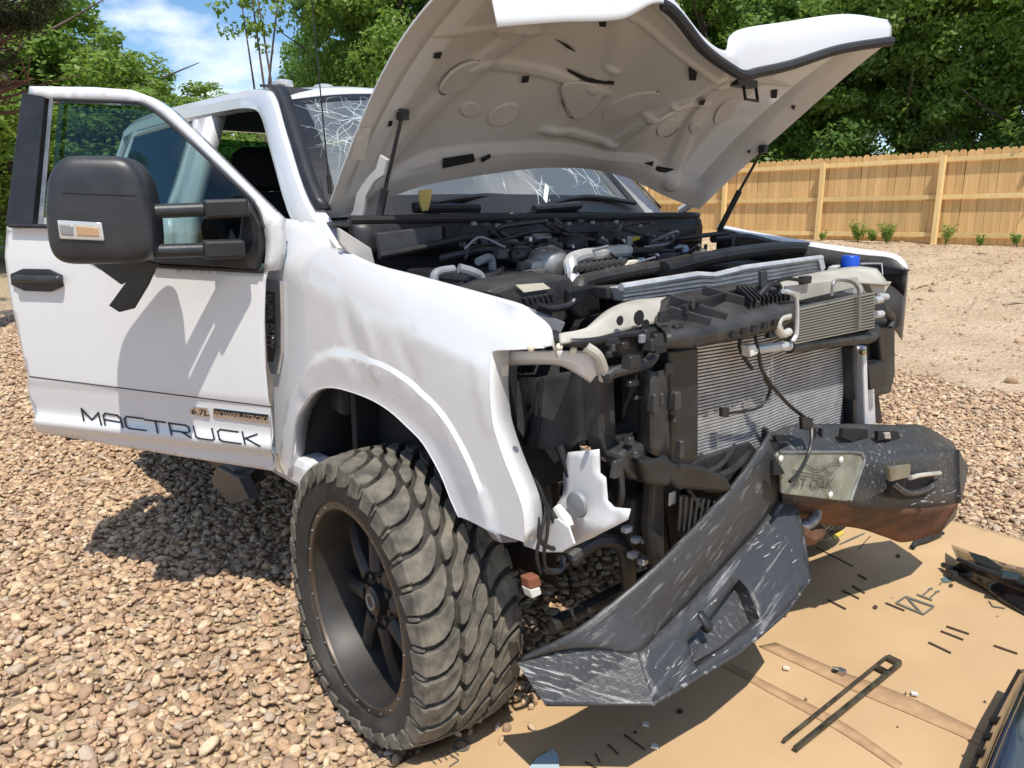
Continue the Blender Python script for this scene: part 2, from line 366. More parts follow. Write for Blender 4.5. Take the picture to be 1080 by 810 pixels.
# ---- instanced ground cover (pebbles, twigs, chips)
def pebble_mat():
    m = bpy.data.materials.new('river_pebble'); m.use_nodes = True; t = m.node_tree; b = t.nodes['Principled BSDF']; b.inputs['Roughness'].default_value = .7; b.inputs['Specular IOR Level'].default_value = .3
    oi = N(t, 'ShaderNodeObjectInfo'); rp = N(t, 'ShaderNodeValToRGB'); e = rp.color_ramp.elements
    cols = [(0.357, 0.243, 0.165), (0.563, 0.41, 0.269), (0.498, 0.347, 0.228), (0.628, 0.482, 0.326), (0.545, 0.374, 0.239), (0.431, 0.302, 0.21), (0.675, 0.55, 0.388), (0.581, 0.428, 0.285), (0.404, 0.279, 0.194), (0.601, 0.442, 0.273), (0.498, 0.405, 0.318), (0.469, 0.311, 0.198)]
    rp.color_ramp.interpolation = 'CONSTANT'
    while len(e) < len(cols): e.new(.5)
    for k, c in enumerate(cols): e[k].position = k/len(cols); e[k].color = (*c, 1)
    t.links.new(oi.outputs['Random'], rp.inputs[0])
    tcn = N(t, 'ShaderNodeTexCoord'); n = N(t, 'ShaderNodeTexNoise'); n.inputs['Scale'].default_value = 2.2; n.inputs['Detail'].default_value = 6; n.inputs['Roughness'].default_value = .7; n.noise_dimensions = '4D'
    t.links.new(tcn.outputs['Object'], n.inputs['Vector']); mu = N(t, 'ShaderNodeMath', operation='MULTIPLY'); mu.inputs[1].default_value = 90; t.links.new(oi.outputs['Random'], mu.inputs[0]); t.links.new(mu.outputs[0], n.inputs['W'])
    r2 = N(t, 'ShaderNodeValToRGB'); r2.color_ramp.elements[0].position = .3; r2.color_ramp.elements[0].color = (.74, .70, .66, 1); r2.color_ramp.elements[1].position = .7; r2.color_ramp.elements[1].color = (1.12, 1.1, 1.06, 1)
    t.links.new(n.outputs['Fac'], r2.inputs[0]); mm = N(t, 'ShaderNodeMixRGB'); mm.blend_type = 'MULTIPLY'; mm.inputs[0].default_value = 1; t.links.new(rp.outputs[0], mm.inputs[1]); t.links.new(r2.outputs[0], mm.inputs[2])
    t.links.new(mm.outputs[0], b.inputs['Base Color'])
    bp = N(t, 'ShaderNodeBump'); bp.inputs['Strength'].default_value = .25; bp.inputs['Distance'].default_value = .1; t.links.new(n.outputs['Fac'], bp.inputs['Height']); t.links.new(bp.outputs[0], b.inputs['Normal'])
    return m
PEB = pebble_mat()
def variant_collection(name, meshes):
    c = bpy.data.collections.new(name)
    for k, me in enumerate(meshes): c.objects.link(bpy.data.objects.new('%s_%d' % (name, k), me))
    return c
def peb_mesh(k):
    bm = bmesh.new(); bmesh.ops.create_icosphere(bm, subdivisions=2, radius=1); o = Vector((k*3.7, k*1.3, 0))
    sc = Vector((1, random.uniform(.62, .85), random.uniform(.42, .6)))
    for v in bm.verts:
        n = mnoise.noise(v.co*1.1+o)*.38+mnoise.noise(v.co*2.6+o)*.2; v.co = v.co*(1+n)
        v.co = Vector((v.co.x*sc.x, v.co.y*sc.y, v.co.z*sc.z))
    me = bpy.data.meshes.new('pebble'); bm.to_mesh(me); bm.free(); me.materials.append(PEB); me.shade_smooth(); return me
def scatter(name, P, rot, scl, idx, coll, m_):
    me = bpy.data.meshes.new(name); n = len(P); me.vertices.add(n); me.vertices.foreach_set('co', np.asarray(P, np.float32).ravel())
    a = me.attributes.new('rot', 'FLOAT_VECTOR', 'POINT'); a.data.foreach_set('vector', np.asarray(rot, np.float32).ravel())
    a = me.attributes.new('scl', 'FLOAT_VECTOR', 'POINT'); a.data.foreach_set('vector', np.asarray(scl, np.float32).ravel())
    a = me.attributes.new('idx', 'INT', 'POINT'); a.data.foreach_set('value', np.asarray(idx, np.int32))
    me.materials.append(m_)
    o = bpy.data.objects.new(name, me); col.objects.link(o)
    g = bpy.data.node_groups.new(name, 'GeometryNodeTree'); g.interface.new_socket('Geometry', in_out='INPUT', socket_type='NodeSocketGeometry'); g.interface.new_socket('Geometry', in_out='OUTPUT', socket_type='NodeSocketGeometry')
    gi = g.nodes.new('NodeGroupInput'); go = g.nodes.new('NodeGroupOutput'); ip = g.nodes.new('GeometryNodeInstanceOnPoints'); ci = g.nodes.new('GeometryNodeCollectionInfo')
    ci.inputs['Collection'].default_value = coll; ci.inputs['Separate Children'].default_value = True; ci.inputs['Reset Children'].default_value = True
    def na(nm, ty): q = g.nodes.new('GeometryNodeInputNamedAttribute'); q.data_type = ty; q.inputs['Name'].default_value = nm; return q.outputs['Attribute']
    ip.inputs['Pick Instance'].default_value = True
    L = g.links.new; L(gi.outputs[0], ip.inputs['Points']); L(ci.outputs[0], ip.inputs['Instance']); L(na('idx', 'INT'), ip.inputs['Instance Index']); L(na('rot', 'FLOAT_VECTOR'), ip.inputs['Rotation']); L(na('scl', 'FLOAT_VECTOR'), ip.inputs['Scale']); L(ip.outputs[0], go.inputs[0])
    md = o.modifiers.new('scatter', 'NODES'); md.node_group = g; return o
CB_RECT = (.10, 2.6, -1.30, 1.72)     # the cardboard keeps the pebbles under it low
def gravel():
    P = []; S = []
    def zone(x0, x1, y0, y1, dens, smin, smax):
        n = int((x1-x0)*(y1-y0)*dens); X = RNG.uniform(x0, x1, n); Y = RNG.uniform(y0, y1, n); s = RNG.uniform(0, 1, n)**1.6*(smax-smin)+smin; return X, Y, s
    zs = [zone(-4.5, 2.4, -3.6, 5.7, 2250, .009, .0215), zone(-11, -4.5, -5.5, 5.7, 900, .014, .027), zone(-4.5, 2.4, -3.6, 5.7, 140, .020, .030)]
    X = np.concatenate([z[0] for z in zs]); Y = np.concatenate([z[1] for z in zs]); s = np.concatenate([z[2] for z in zs])
    edge = 5.15+.22*np.sin(X*1.9)+.12*np.sin(X*5.3+1); keep = Y < edge+RNG.normal(0, .13, len(Y))
    keep &= ~((X > -3.2) & (X < -.9) & (np.abs(Y) < .0))
    X, Y, s = X[keep], Y[keep], s[keep]; n = len(X)
    Z = np.array([terrain(a, b) for a, b in zip(X, Y)])+s*.30+RNG.uniform(-.006, .016, n)
    incb = (X > CB_RECT[0]) & (X < CB_RECT[1]) & (Y > CB_RECT[2]) & (Y < CB_RECT[3]); Z = np.where(incb, np.minimum(Z, .008), Z)
    rot = np.stack([RNG.normal(0, .32, n), RNG.normal(0, .32, n), RNG.uniform(0, 6.28, n)], 1)
    scl = np.stack([s*RNG.uniform(.9, 1.25, n), s*RNG.uniform(.85, 1.15, n), s*RNG.uniform(.8, 1.15, n)], 1)
    meshes = [peb_mesh(k) for k in range(9)]
    o = scatter('gravel', np.stack([X, Y, Z], 1), rot, scl, RNG.integers(0, 9, n), variant_collection('pebble', meshes), PEB)
    tag(o, 'tan and brown river pebbles covering the yard', 'gravel', kind='stuff')
gravel()
# wood chips and twigs lying on the dirt bank
TWIG = mat('dry_twig', (.16, .11, .075), .85, c2=(.50, .41, .29), vscale=.35)
def twigs():
    ms = []
    for k in range(5):
        b = MB(); p = [Vector((-.5+.25*i, random.uniform(-.07, .07), random.uniform(0, .05))) for i in range(5)]; b.tube(p, [.02, .028, .02, .01], 5)
        if k % 2: b.tube([p[2], p[2]+Vector((.2, .16, .03))], [.014, .006], 5, False)
        me = bpy.data.meshes.new('twig'); me.from_pydata(b.v, [], b.f); me.materials.append(TWIG); ms.append(me)
    n = 4200; X = RNG.uniform(-9, 5, n); Y = 5.2+9.2*RNG.uniform(0, 1, n)**.55; s = RNG.uniform(.03, .13, n)
    big = RNG.uniform(0, 1, n) < .02; s = np.where(big, s*3.0, s)
    Z = np.array([terrain(a, b) for a, b in zip(X, Y)])+.01
    scl = np.stack([s, s*RNG.uniform(.7, 1.6, n), s*.9], 1); rot = np.stack([RNG.normal(0, .1, n), RNG.normal(0, .1, n), RNG.uniform(0, 6.28, n)], 1)
    tag(scatter('dry_twigs', np.stack([X, Y, Z], 1), rot, scl, RNG.integers(0, 5, n), variant_collection('twig', ms), TWIG), 'dry twigs and wood chips strewn over the dirt bank', 'twigs', kind='stuff')
twigs()
CLOD = mat('soil_clod', (.36, .24, .14), .95, c2=(.50, .36, .23), vscale=2, bump=.3)
def clods():
    ms = []
    for k in range(4):
        me = peb_mesh(k+20); me.materials.clear(); me.materials.append(CLOD); ms.append(me)
    n = 2600; X = RNG.uniform(-9, 5, n); Y = RNG.uniform(5.0, 14.3, n); s = RNG.uniform(.008, .035, n)*np.where(RNG.uniform(0, 1, n) < .06, 2.2, 1)
    Z = np.array([terrain(a, b) for a, b in zip(X, Y)]); rot = RNG.uniform(0, 6.28, (n, 3)); scl = np.repeat(s[:, None], 3, 1)
    tag(scatter('soil_clods', np.stack([X, Y, Z], 1), rot, scl, RNG.integers(0, 4, n), variant_collection('clod', ms), CLOD), 'small clods of dry soil on the bank', 'soil', kind='stuff')
clods()

# ---- picket fence
def woodmat(name, a, b):
    m = bpy.data.materials.new(name); m.use_nodes = True; t = m.node_tree; p = t.nodes['Principled BSDF']; p.inputs['Roughness'].default_value = .75; p.inputs['Specular IOR Level'].default_value = .2
    oi = N(t, 'ShaderNodeObjectInfo'); tcn = N(t, 'ShaderNodeTexCoord'); mp_ = N(t, 'ShaderNodeMapping'); mp_.inputs['Scale'].default_value = (14, 14, .9)
    ad = N(t, 'ShaderNodeVectorMath', operation='ADD'); t.links.new(tcn.outputs['Object'], mp_.inputs[0]); t.links.new(mp_.outputs[0], ad.inputs[0])
    cx = N(t, 'ShaderNodeVectorMath', operation='SCALE'); cx.inputs[3].default_value = 50; t.links.new(oi.outputs['Location'], cx.inputs[0]); t.links.new(cx.outputs[0], ad.inputs[1])
    n = N(t, 'ShaderNodeTexNoise'); n.inputs['Scale'].default_value = 1.6; n.inputs['Detail'].default_value = 6; n.inputs['Distortion'].default_value = .6; t.links.new(ad.outputs[0], n.inputs['Vector'])
    r = N(t, 'ShaderNodeValToRGB'); r.color_ramp.elements[0].position = .3; r.color_ramp.elements[0].color = (*a, 1); r.color_ramp.elements[1].position = .7; r.color_ramp.elements[1].color = (*b, 1)
    t.links.new(n.outputs['Fac'], r.inputs[0]); hs_ = N(t, 'ShaderNodeHueSaturation'); mr = N(t, 'ShaderNodeMapRange'); mr.inputs[3].default_value = .84; mr.inputs[4].default_value = 1.06
    t.links.new(oi.outputs['Random'], mr.inputs[0]); t.links.new(mr.outputs[0], hs_.inputs['Value']); t.links.new(r.outputs[0], hs_.inputs['Color']); t.links.new(hs_.outputs[0], p.inputs['Base Color']); return m
WOOD = woodmat('new_pine_board', (.64, .395, .16), (.79, .525, .245)); WOODP = woodmat('pine_post', (.75, .515, .215), (.84, .63, .315))
FY = 14.6; FZ = .72
fence = empty('picket_fence', (-4.5, FY, FZ), 'new yellow pine privacy fence with round-topped pickets along the dirt bank', 'fence')
def adopt(o, p): o.parent = p; o.matrix_parent_inverse = Matrix.Translation(p.location).inverted(); return o
def picket_mesh(w=.138, h=1.83, t=.018):
    b = MB(); q = [(-w/2, 0), (w/2, 0), (w/2, h-.05), (w/2-.035, h), (-w/2+.035, h), (-w/2, h-.05)]; b.prism([(x, 0, z) for x, z in q], (0, t, 0)); me = bpy.data.meshes.new('picket'); me.from_pydata(b.v, [], b.f); me.materials.append(WOOD); return me
pm = picket_mesh(); x = -17.0; k = 0
def fz(x): return FZ+.10*math.tanh((x+4)/6)
while x < 4.4:
    o = bpy.data.objects.new('picket', pm); col.objects.link(o); o.location = (x, FY+.02, fz(x)+random.uniform(-.012, .012)); o.rotation_euler = (0, random.uniform(-.006, .006), 0); adopt(o, fence); x += .1435
px_ = [-4.53+2.44*k for k in range(-6, 4)]
for x in px_:
    o = MB().box((0, 0, .88), (.092, .092, 1.80)).build('fence_post', WOODP, None, bevel=.004); o.location = (x, FY-.085, fz(x)-.05); adopt(o, fence)
for a, b in zip(px_[:-1], px_[1:]):
    for h in (.22, .95, 1.66):
        m = MB(); A_ = Vector((a+.05, 0, fz(a)+h)); B_ = Vector((b-.05, 0, fz(b)+h)); c = (A_+B_)/2; m.beam(A_-c, B_-c, .038, .088); o = m.build('fence_rail', WOODP, None, bevel=.003); o.location = (c.x, FY-.004-.02, c.z); adopt(o, fence)

# ---- vegetation
def leafmat(name, a, b, tr=(.20, .34, .05)):
    m = bpy.data.materials.new(name); m.use_nodes = True; t = m.node_tree; p = t.nodes['Principled BSDF']; p.inputs['Roughness'].default_value = .5; p.inputs['Specular IOR Level'].default_value = .35
    at_ = N(t, 'ShaderNodeAttribute'); at_.attribute_name = 'tone'; oi = N(t, 'ShaderNodeObjectInfo')
    r = N(t, 'ShaderNodeMixRGB'); r.inputs[1].default_value = (*a, 1); r.inputs[2].default_value = (*b, 1); t.links.new(at_.outputs['Fac'], r.inputs[0])
    h = N(t, 'ShaderNodeHueSaturation'); mr = N(t, 'ShaderNodeMapRange'); mr.inputs[3].default_value = .485; mr.inputs[4].default_value = .515; t.links.new(oi.outputs['Random'], mr.inputs[0]); t.links.new(mr.outputs[0], h.inputs['Hue']); t.links.new(r.outputs[0], h.inputs['Color']); t.links.new(h.outputs[0], p.inputs['Base Color'])
    tl = N(t, 'ShaderNodeBsdfTranslucent'); tl.inputs[0].default_value = (*tr, 1); ms = N(t, 'ShaderNodeMixShader'); ms.inputs[0].default_value = .38
    t.links.new(p.outputs[0], ms.inputs[1]); t.links.new(tl.outputs[0], ms.inputs[2]); t.links.new(ms.outputs[0], t.nodes['Material Output'].inputs[0]); return m
LEAF = leafmat('broad_leaf', (.07, .14, .026), (.20, .315, .065), (.36, .55, .09)); LEAFD = leafmat('dark_leaf', (.06, .125, .028), (.145, .245, .055), (.28, .46, .08)); LEAFY = leafmat('young_leaf', (.09, .17, .028), (.21, .30, .06), (.36, .52, .09))
NEEDLE = leafmat('pine_needle', (.018, .030, .012), (.045, .058, .022), (.06, .08, .02))
BARK = mat('bark', (.07, .052, .04), .9, c2=(.14, .11, .09), vscale=12, bump=.6, bscale=30, dist=.02)
PBARK = mat('pine_bark', (.09, .045, .03), .9, c2=(.16, .09, .06), vscale=10, bump=.6, bscale=25, dist=.02)
def leaves_mesh(name, C, Rr_, n_each, size, m_, rng, aspect=.6, flat=.5):
    """C: clump centres (k,3); every clump is a puff of small leaf faces"""
    k = len(C); tot = k*n_each; ci = np.repeat(np.arange(k), n_each)
    d = rng.normal(0, 1, (tot, 3)); d /= np.linalg.norm(d, axis=1)[:, None]; rad = Rr_[ci]*rng.uniform(.25, 1, tot)**.6
    pos = C[ci]+d*rad[:, None]*np.array([1, 1, .72])
    nrm = d*.8+rng.normal(0, .6, (tot, 3))+np.array([0, 0, flat]); nrm /= np.linalg.norm(nrm, axis=1)[:, None]
    t1 = np.cross(nrm, rng.normal(0, 1, (tot, 3))); t1 /= np.linalg.norm(t1, axis=1)[:, None]; t2 = np.cross(nrm, t1)
    s = size*rng.uniform(.6, 1.3, tot)[:, None]
    V = np.empty((tot, 4, 3)); V[:, 0] = pos-t1*s; V[:, 1] = pos+t2*s*aspect; V[:, 2] = pos+t1*s; V[:, 3] = pos-t2*s*aspect
    me = bpy.data.meshes.new(name); me.vertices.add(tot*4); me.vertices.foreach_set('co', V.astype(np.float32).ravel())
    me.loops.add(tot*4); me.loops.foreach_set('vertex_index', np.arange(tot*4, dtype=np.int32)); me.polygons.add(tot)
    me.polygons.foreach_set('loop_start', np.arange(0, tot*4, 4, dtype=np.int32)); me.polygons.foreach_set('loop_total', np.full(tot, 4, np.int32)); me.update()
    a = me.attributes.new('tone', 'FLOAT', 'FACE'); tone = np.clip(rng.uniform(0, 1, tot)*.6+np.repeat(rng.uniform(0, .5, k), n_each), 0, 1); a.data.foreach_set('value', tone.astype(np.float32))
    me.materials.append(m_); return me
def trunk_mb(h, r, rng, fork=.35, spread=1.6, nl=7):
    b = MB(); p = [Vector((0, 0, -.3))]
    for k in range(1, 6): p.append(Vector((rng.normal(0, .08)*k*.4, rng.normal(0, .08)*k*.4, h*k/5)))
    b.tube(p, [r*1.25, r, r*.8, r*.55, r*.3, r*.12], 10)
    for k in range(nl):
        t = rng.uniform(fork, .9); q = p[0].lerp(p[-1], t); q = Vector((np.interp(t*5, range(6), [v.x for v in p]), np.interp(t*5, range(6), [v.y for v in p]), q.z)); a = rng.uniform(0, 6.28); L = spread*rng.uniform(.6, 1.1)
        e_ = q+Vector((math.cos(a)*L, math.sin(a)*L, L*rng.uniform(.35, .9))); mdl = q.lerp(e_, .5)+Vector((0, 0, -.08)); b.tube([q, mdl, e_], [r*.35, r*.2, r*.06], 6)
    return b
def crown_centres(rng, k, rx, z0, z1, low=0):
    out = []
    while len(out) < k:
        v = rng.uniform(-1, 1, 3); q = np.linalg.norm(v)
        if q > 1 or q < .25: continue
        w = 1+.28*math.sin(v[0]*4+v[2]*3+low)+.2*math.sin(v[1]*5-v[2]*4+low*2)
        if q > .55+.38*w: continue
        out.append((v[0]*rx*w, v[1]*rx*w, (z0+z1)/2+v[2]*(z1-z0)/2))
    return np.array(out)
TV = []
for k, (rx, z0, z1, nclump, ne, lm, size) in enumerate(((2.5, .4, 8.5, 200, 190, LEAF, .066), (2.2, .3, 7.2, 180, 190, LEAFD, .062), (2.7, .6, 9.5, 220, 190, LEAF, .068), (1.9, .1, 5.2, 140, 190, LEAFY, .056))):
    rg = np.random.default_rng(100+k); C = crown_centres(rg, nclump, rx, z0, z1, k); Rc = rg.uniform(.28, .62, nclump)
    cm = leaves_mesh('crown', C, Rc, ne, size, lm, rg); tb = trunk_mb(z1*.85, .16, rg, .2, rx*.8, 9); tm = bpy.data.meshes.new('trunk'); tm.from_pydata(tb.v, [], tb.f); tm.materials.append(BARK); tm.shade_smooth(); TV.append((cm, tm))
def tree(name, v, x, y, sc, label, group, rz=None, z=None):
    e = empty(name, (x, y, terrain(x, y)-.05 if z is None else z), label, 'tree', group); e.scale = (sc[0], sc[0], sc[1]); e.rotation_euler = (0, 0, random.uniform(0, 6.28) if rz is None else rz)
    for nm, me in zip(('crown', 'trunk'), TV[v]): o = bpy.data.objects.new(nm, me); col.objects.link(o); o.parent = e
    return e
gB = 'trees behind the fence'
ORD = ['first', 'second', 'third', 'fourth', 'fifth', 'sixth', 'seventh', 'eighth', 'ninth']
for i, (x, y, v, s, h) in enumerate([(-15.5, 17.6, 0, 1, 1), (-12.3, 17.4, 2, 1, 1), (-9.3, 17.3, 1, 1.1, 1.1), (-6.6, 17.5, 0, 1, 1), (-3.9, 17.2, 2, .95, .95), (-1.2, 17.4, 1, 1.15, 1.1), (1.6, 17.3, 0, 1, 1), (4.4, 17.5, 2, 1, 1), (7.2, 17.5, 1, 1.1, 1.1),
        (-17.5, 21, 2, 1.2, 1.25), (-13.8, 20.8, 1, 1.2, 1.3), (-10.6, 21.2, 0, 1.2, 1.25), (-7.4, 20.8, 2, 1.1, 1.2), (-4.2, 21, 0, 1.2, 1.25), (-1, 20.9, 2, 1.1, 1.2), (2.4, 21.2, 0, 1.2, 1.2), (6, 21, 2, 1.2, 1.2)]):
    row = 'front' if i < 9 else 'back'; nn = (9-i) if i < 9 else (17-i)
    tree('broadleaf_tree', v, x, y, (s, h), '%s leafy tree from the right in the %s row behind the fence' % (ORD[nn-1], row), gB)
for i, (x, y, v, s) in enumerate([(-14, 16.7, 3, .62), (-11, 16.8, 3, .7), (-8, 16.6, 3, .6), (-5.2, 16.7, 3, .66), (-2.5, 16.8, 3, .7), (.3, 16.6, 3, .6), (3, 16.8, 3, .68)]):
    tree('understory_bush', v, x, y, (s, s*.8), '%s low bright green bush from the right, close behind the fence' % ORD[6-i], 'bushes behind the fence')['category'] = 'bush'
# left of the truck
def at_px(x, dist): d = ray(x, 216); d.z = 0; d.normalize(); return CAM.x+d.x*dist, CAM.y+d.y*dist
for (px0, dist, v, s, h, lb) in [(388, 23, 0, 1.0, 1.35, 'tall leafy tree behind the cab roof, right of the open sky'), (425, 21, 2, 1.0, 1.1, 'broad leafy tree behind the windscreen and hood edge'), (455, 25, 2, 1.2, 1.3, 'leafy tree rising behind the raised hood'), (348, 29, 1, .8, 1.0, 'slim leafy tree at the right edge of the sky gap'),
        (150, 33, 0, 1.25, .76, 'rounded distant tree left of the cloud gap'), (205, 34, 2, 1.2, .66, 'rounded distant tree under the cloud, above the open door'), (255, 36, 1, 1.1, .56, 'distant low tree just left of the cab roof'), (100, 30, 1, 1.2, .95, 'distant tree between the pine and the rounded trees'),
        (60, 24, 0, 1.1, .72, 'green tree behind the pine branches at the left edge'), (15, 21, 3, 1.4, 1.15, 'bright green bushy tree behind the open door'), (110, 23, 3, 1.5, 1.0, 'bushy tree behind the door window'), (-45, 22, 0, 1.1, .9, 'leafy tree at the far left edge of the yard'), (200, 27, 3, 1.5, .78, 'low bushy tree behind the cab'), (-110, 24, 2, 1.1, 1.0, 'leafy tree beyond the left edge'), (520, 27, 0, 1.1, 1.2, 'leafy tree hidden behind the hood')]:
    x, y = at_px(px0, dist); tree('broadleaf_tree', v, x, y, (s, h), lb, None)
# pine whose branches reach into the top left corner
def pine():
    x, y = at_px(-40, 11.5); e = empty('pine_tree', (x, y, 0), 'dark pine with bare reddish branches in the top left corner', 'tree')
    rg = np.random.default_rng(5); tr_ = MB(); tr_.tube([Vector((0, 0, -.2)), Vector((.05, 0, 2.5)), Vector((0, .05, 5.5)), Vector((.0, 0, 9))], [.20, .17, .13, .05], 12)
    rx, ry = RGT.x, RGT.y; br = []; C = []
    for k in range(26):
        z = rg.uniform(2.3, 4.6) if k < 18 else rg.uniform(4, 8.4); a = rg.uniform(-1.2, 1.2) if k < 18 else rg.uniform(0, 6.28); L = rg.uniform(.9, 1.9)*(1-.05*z); d = Vector((rx*math.cos(a)-ry*math.sin(a), ry*math.cos(a)+rx*math.sin(a), rg.uniform(.05, .5)))
        p0 = Vector((0, 0, z)); p1 = p0+d*L*.5+Vector((0, 0, rg.uniform(-.2, .1))); p2 = p0+d*L+Vector((0, 0, rg.uniform(0, .3))); tr_.tube([p0, p1, p2], [.035, .022, .008], 6)
        for q in range(9):
            t = rg.uniform(.4, 1); b = p0.lerp(p2, t); f = b+Vector((rg.normal(0, .25), rg.normal(0, .25), rg.uniform(-.05, .3))); tr_.tube([b, f], [.012, .004], 5, False)
            if z > 2.9 and rg.random() < .38: C.append(f)
    tm = bpy.data.meshes.new('trunk'); tm.from_pydata(tr_.v, [], tr_.f); tm.materials.append(PBARK); tm.shade_smooth(); o = bpy.data.objects.new('trunk', tm); col.objects.link(o); o.parent = e
    cm = leaves_mesh('crown', np.array(C), rg.uniform(.16, .30, len(C)), 170, .085, NEEDLE, rg, aspect=.13, flat=.2); o = bpy.data.objects.new('crown', cm); col.objects.link(o); o.parent = e
pine()
# slim twiggy sapling beside the sky gap
def sapling():
    x, y = at_px(292, 20); e = empty('sapling', (x, y, terrain(x, y)), 'thin sparse sapling standing against the sky beside the tall trees', 'tree'); rg = np.random.default_rng(8); b = MB(); C = []
    for k in range(4):
        p = [Vector((rg.normal(0, .15), rg.normal(0, .15), 0)), Vector((rg.normal(0, .3), rg.normal(0, .3), 3)), Vector((rg.normal(0, .5), rg.normal(0, .5), 7+k*.5))]; b.tube(p, [.05, .035, .008], 6)
        for q in range(14): t = rg.uniform(.4, 1); c = p[1].lerp(p[2], t) if t > .5 else p[0].lerp(p[1], t*2); C.append(c+Vector((rg.normal(0, .35), rg.normal(0, .35), rg.normal(0, .2))))
    tm = bpy.data.meshes.new('trunk'); tm.from_pydata(b.v, [], b.f); tm.materials.append(BARK); o = bpy.data.objects.new('trunk', tm); col.objects.link(o); o.parent = e
    cm = leaves_mesh('crown', np.array(C), rg.uniform(.15, .35, len(C)), 26, .07, LEAF, rg); o = bpy.data.objects.new('crown', cm); col.objects.link(o); o.parent = e
sapling()
# bare trunk among the trees at the top right
x, y = at_px(873, 25.5); b = MB().tube([Vector((x, y, .5)), Vector((x+.1, y, 4)), Vector((x-.15, y, 9))], [.17, .15, .12], 10); tag(b.build('tree_trunk', BARK, None, smooth=True), 'bare grey trunk showing above the far corner of the hood', 'tree')
# weeds at the foot of the fence
def weed(px0, py0, h, n, lb, seed):
    d = ray(px0, py0); k = (FY-.45-CAM.y)/d.y; x = CAM.x+d.x*k; y = FY-.45; rg = np.random.default_rng(seed); e = empty('weed', (x, y, terrain(x, y)), lb, 'plant', 'weeds along the fence'); C = []; b = MB()
    for q in range(n):
        a = rg.uniform(0, 6.28); L = h*rg.uniform(.5, 1); t = Vector((math.cos(a)*L*.4, math.sin(a)*L*.25, L)); b.tube([Vector((0, 0, 0)), t*.5+Vector((0, 0, .03)), t], [.006, .004, .002], 4); C += [t*f for f in (.5, .75, 1)]
    tm = bpy.data.meshes.new('stem'); tm.from_pydata(b.v, [], b.f); tm.materials.append(LEAFY); o = bpy.data.objects.new('stems', tm); col.objects.link(o); o.parent = e
    cm = leaves_mesh('foliage', np.array(C), np.full(len(C), h*.2), 12, .035, LEAFY, rg, .35); o = bpy.data.objects.new('foliage', cm); col.objects.link(o); o.parent = e
for k, (px0, py0, h, n, lb) in enumerate([(905, 252, .42, 14, 'leafy weed clump at the fence, left of the middle post'), (935, 252, .38, 16, 'wide green weed clump at the fence beside the post'), (997, 258, .38, 6, 'thin weed just right of the fence post'), (868, 247, .22, 5, 'small weed at the foot of the left fence post'), (1033, 260, .2, 5, 'small weed under the right fence panel'), (1072, 262, .24, 5, 'small weed at the right edge of the fence'), (920, 254, .3, 8, 'low weed between the two leafy clumps')]): weed(px0, py0, h, n, lb, 40+k)
# ================================================================== THE TRUCK
truck = empty('pickup_truck', (0, 0, 0), 'white crashed pickup truck with open hood, open front door and folded black bumper', 'pickup truck')
T = truck

# ---------------------------------------------------------------- near front fender
arch_px = [(303, 503), (307, 470), (313, 438), (329, 414), (350, 408), (385, 418), (410, 432), (430, 450), (447, 468), (465, 500), (475, 525), (484, 545)]
arch_xz = [(p.x, p.z) for p in (pY(x, y, -1.0) for x, y in arch_px)]
def gs(x, z, cx, cz, sx, sz, a, rot=0):
    dx, dz = x-cx, z-cz
    if rot: c, s = math.cos(rot), math.sin(rot); dx, dz = dx*c+dz*s, -dx*s+dz*c
    return a*math.exp(-(dx/sx)**2-(dz/sz)**2)
def fenderY(X, z):
    y = -.975
    top = 1.43-(X+.55)*.2
    t = max(0, min(1, (z-(top-.2))/.2)); y += .075*t*t
    d = segdist((X, z), arch_xz)
    if d < .095: y -= .009-.009*(1-d/.095)
    elif d < .108: y -= .009*(1-(d-.095)/.013)
    # crash creases: sharp folds in the sheet
    def fold(ax, az, bx, bz, w, a):
        q = segdist((X, z), [(ax, az), (bx, bz)])/w; return .7*a*max(0, 1-q)
    y += fold(-.36, 1.20, -.31, 1.06, .055, .008)+fold(-.25, 1.17, -.19, 1.05, .04, -.006)+fold(-.08, 1.15, -.01, 1.05, .04, .005)
    y += fold(.0, 1.175, .26, 1.135, .035, -.006)+fold(.24, 1.14, .29, 1.0, .035, -.004)+fold(-.66, .86, -.60, .72, .05, .008)
    return y
def on_fender(x, y):
    Y = -.97
    for _ in range(8): p = pY(x, y, Y); Y = fenderY(p.x, p.z)
    return (p.x, p.z)
f_out = [(297, 230), (322, 233), (343, 237), (350, 262), (387, 279), (432, 291), (504, 311), (541, 322), (554, 332), (565, 340), (572, 350), (573, 366), (545, 368),
         (522, 369), (517, 374), (516, 390), (517, 430), (521, 455), (531, 485), (543, 515), (551, 540), (553, 572), (530, 564), (508, 556)] + [(x, y) for x, y in reversed(arch_px)] + \
        [(293, 480), (285, 455), (283, 425), (279, 385), (278, 340), (279, 296), (290, 262)]
fo = [on_fender(x, y) for x, y in f_out]
def cm2(pts, n): return [(v.x, v.y) for v in catmull([Vector((a, b)) for a, b in pts], n)]
na = len(arch_px); i11, i22 = 11, 21
seg_top = cm2(fo[3:12], 3); seg_lamp = cm2(fo[11:22], 3); seg_arch = cm2(fo[24:24+na], 3)
fo_s = fo[:3]+seg_top[:-1]+seg_lamp+fo[22:24]+seg_arch+fo[24+na:]
def arch_off(dd):
    c = Vector((-.24, .62)); out = []
    A2 = [Vector(p) for p in cm2(arch_xz, 3)]
    for i, p in enumerate(A2):
        t = (A2[min(i+1, len(A2)-1)]-A2[max(i-1, 0)]).normalized(); n = Vector((-t.y, t.x))
        if n.dot(p-c) < 0: n = -n
        out.append(tuple(p+n*dd))
    return out[2:-2]
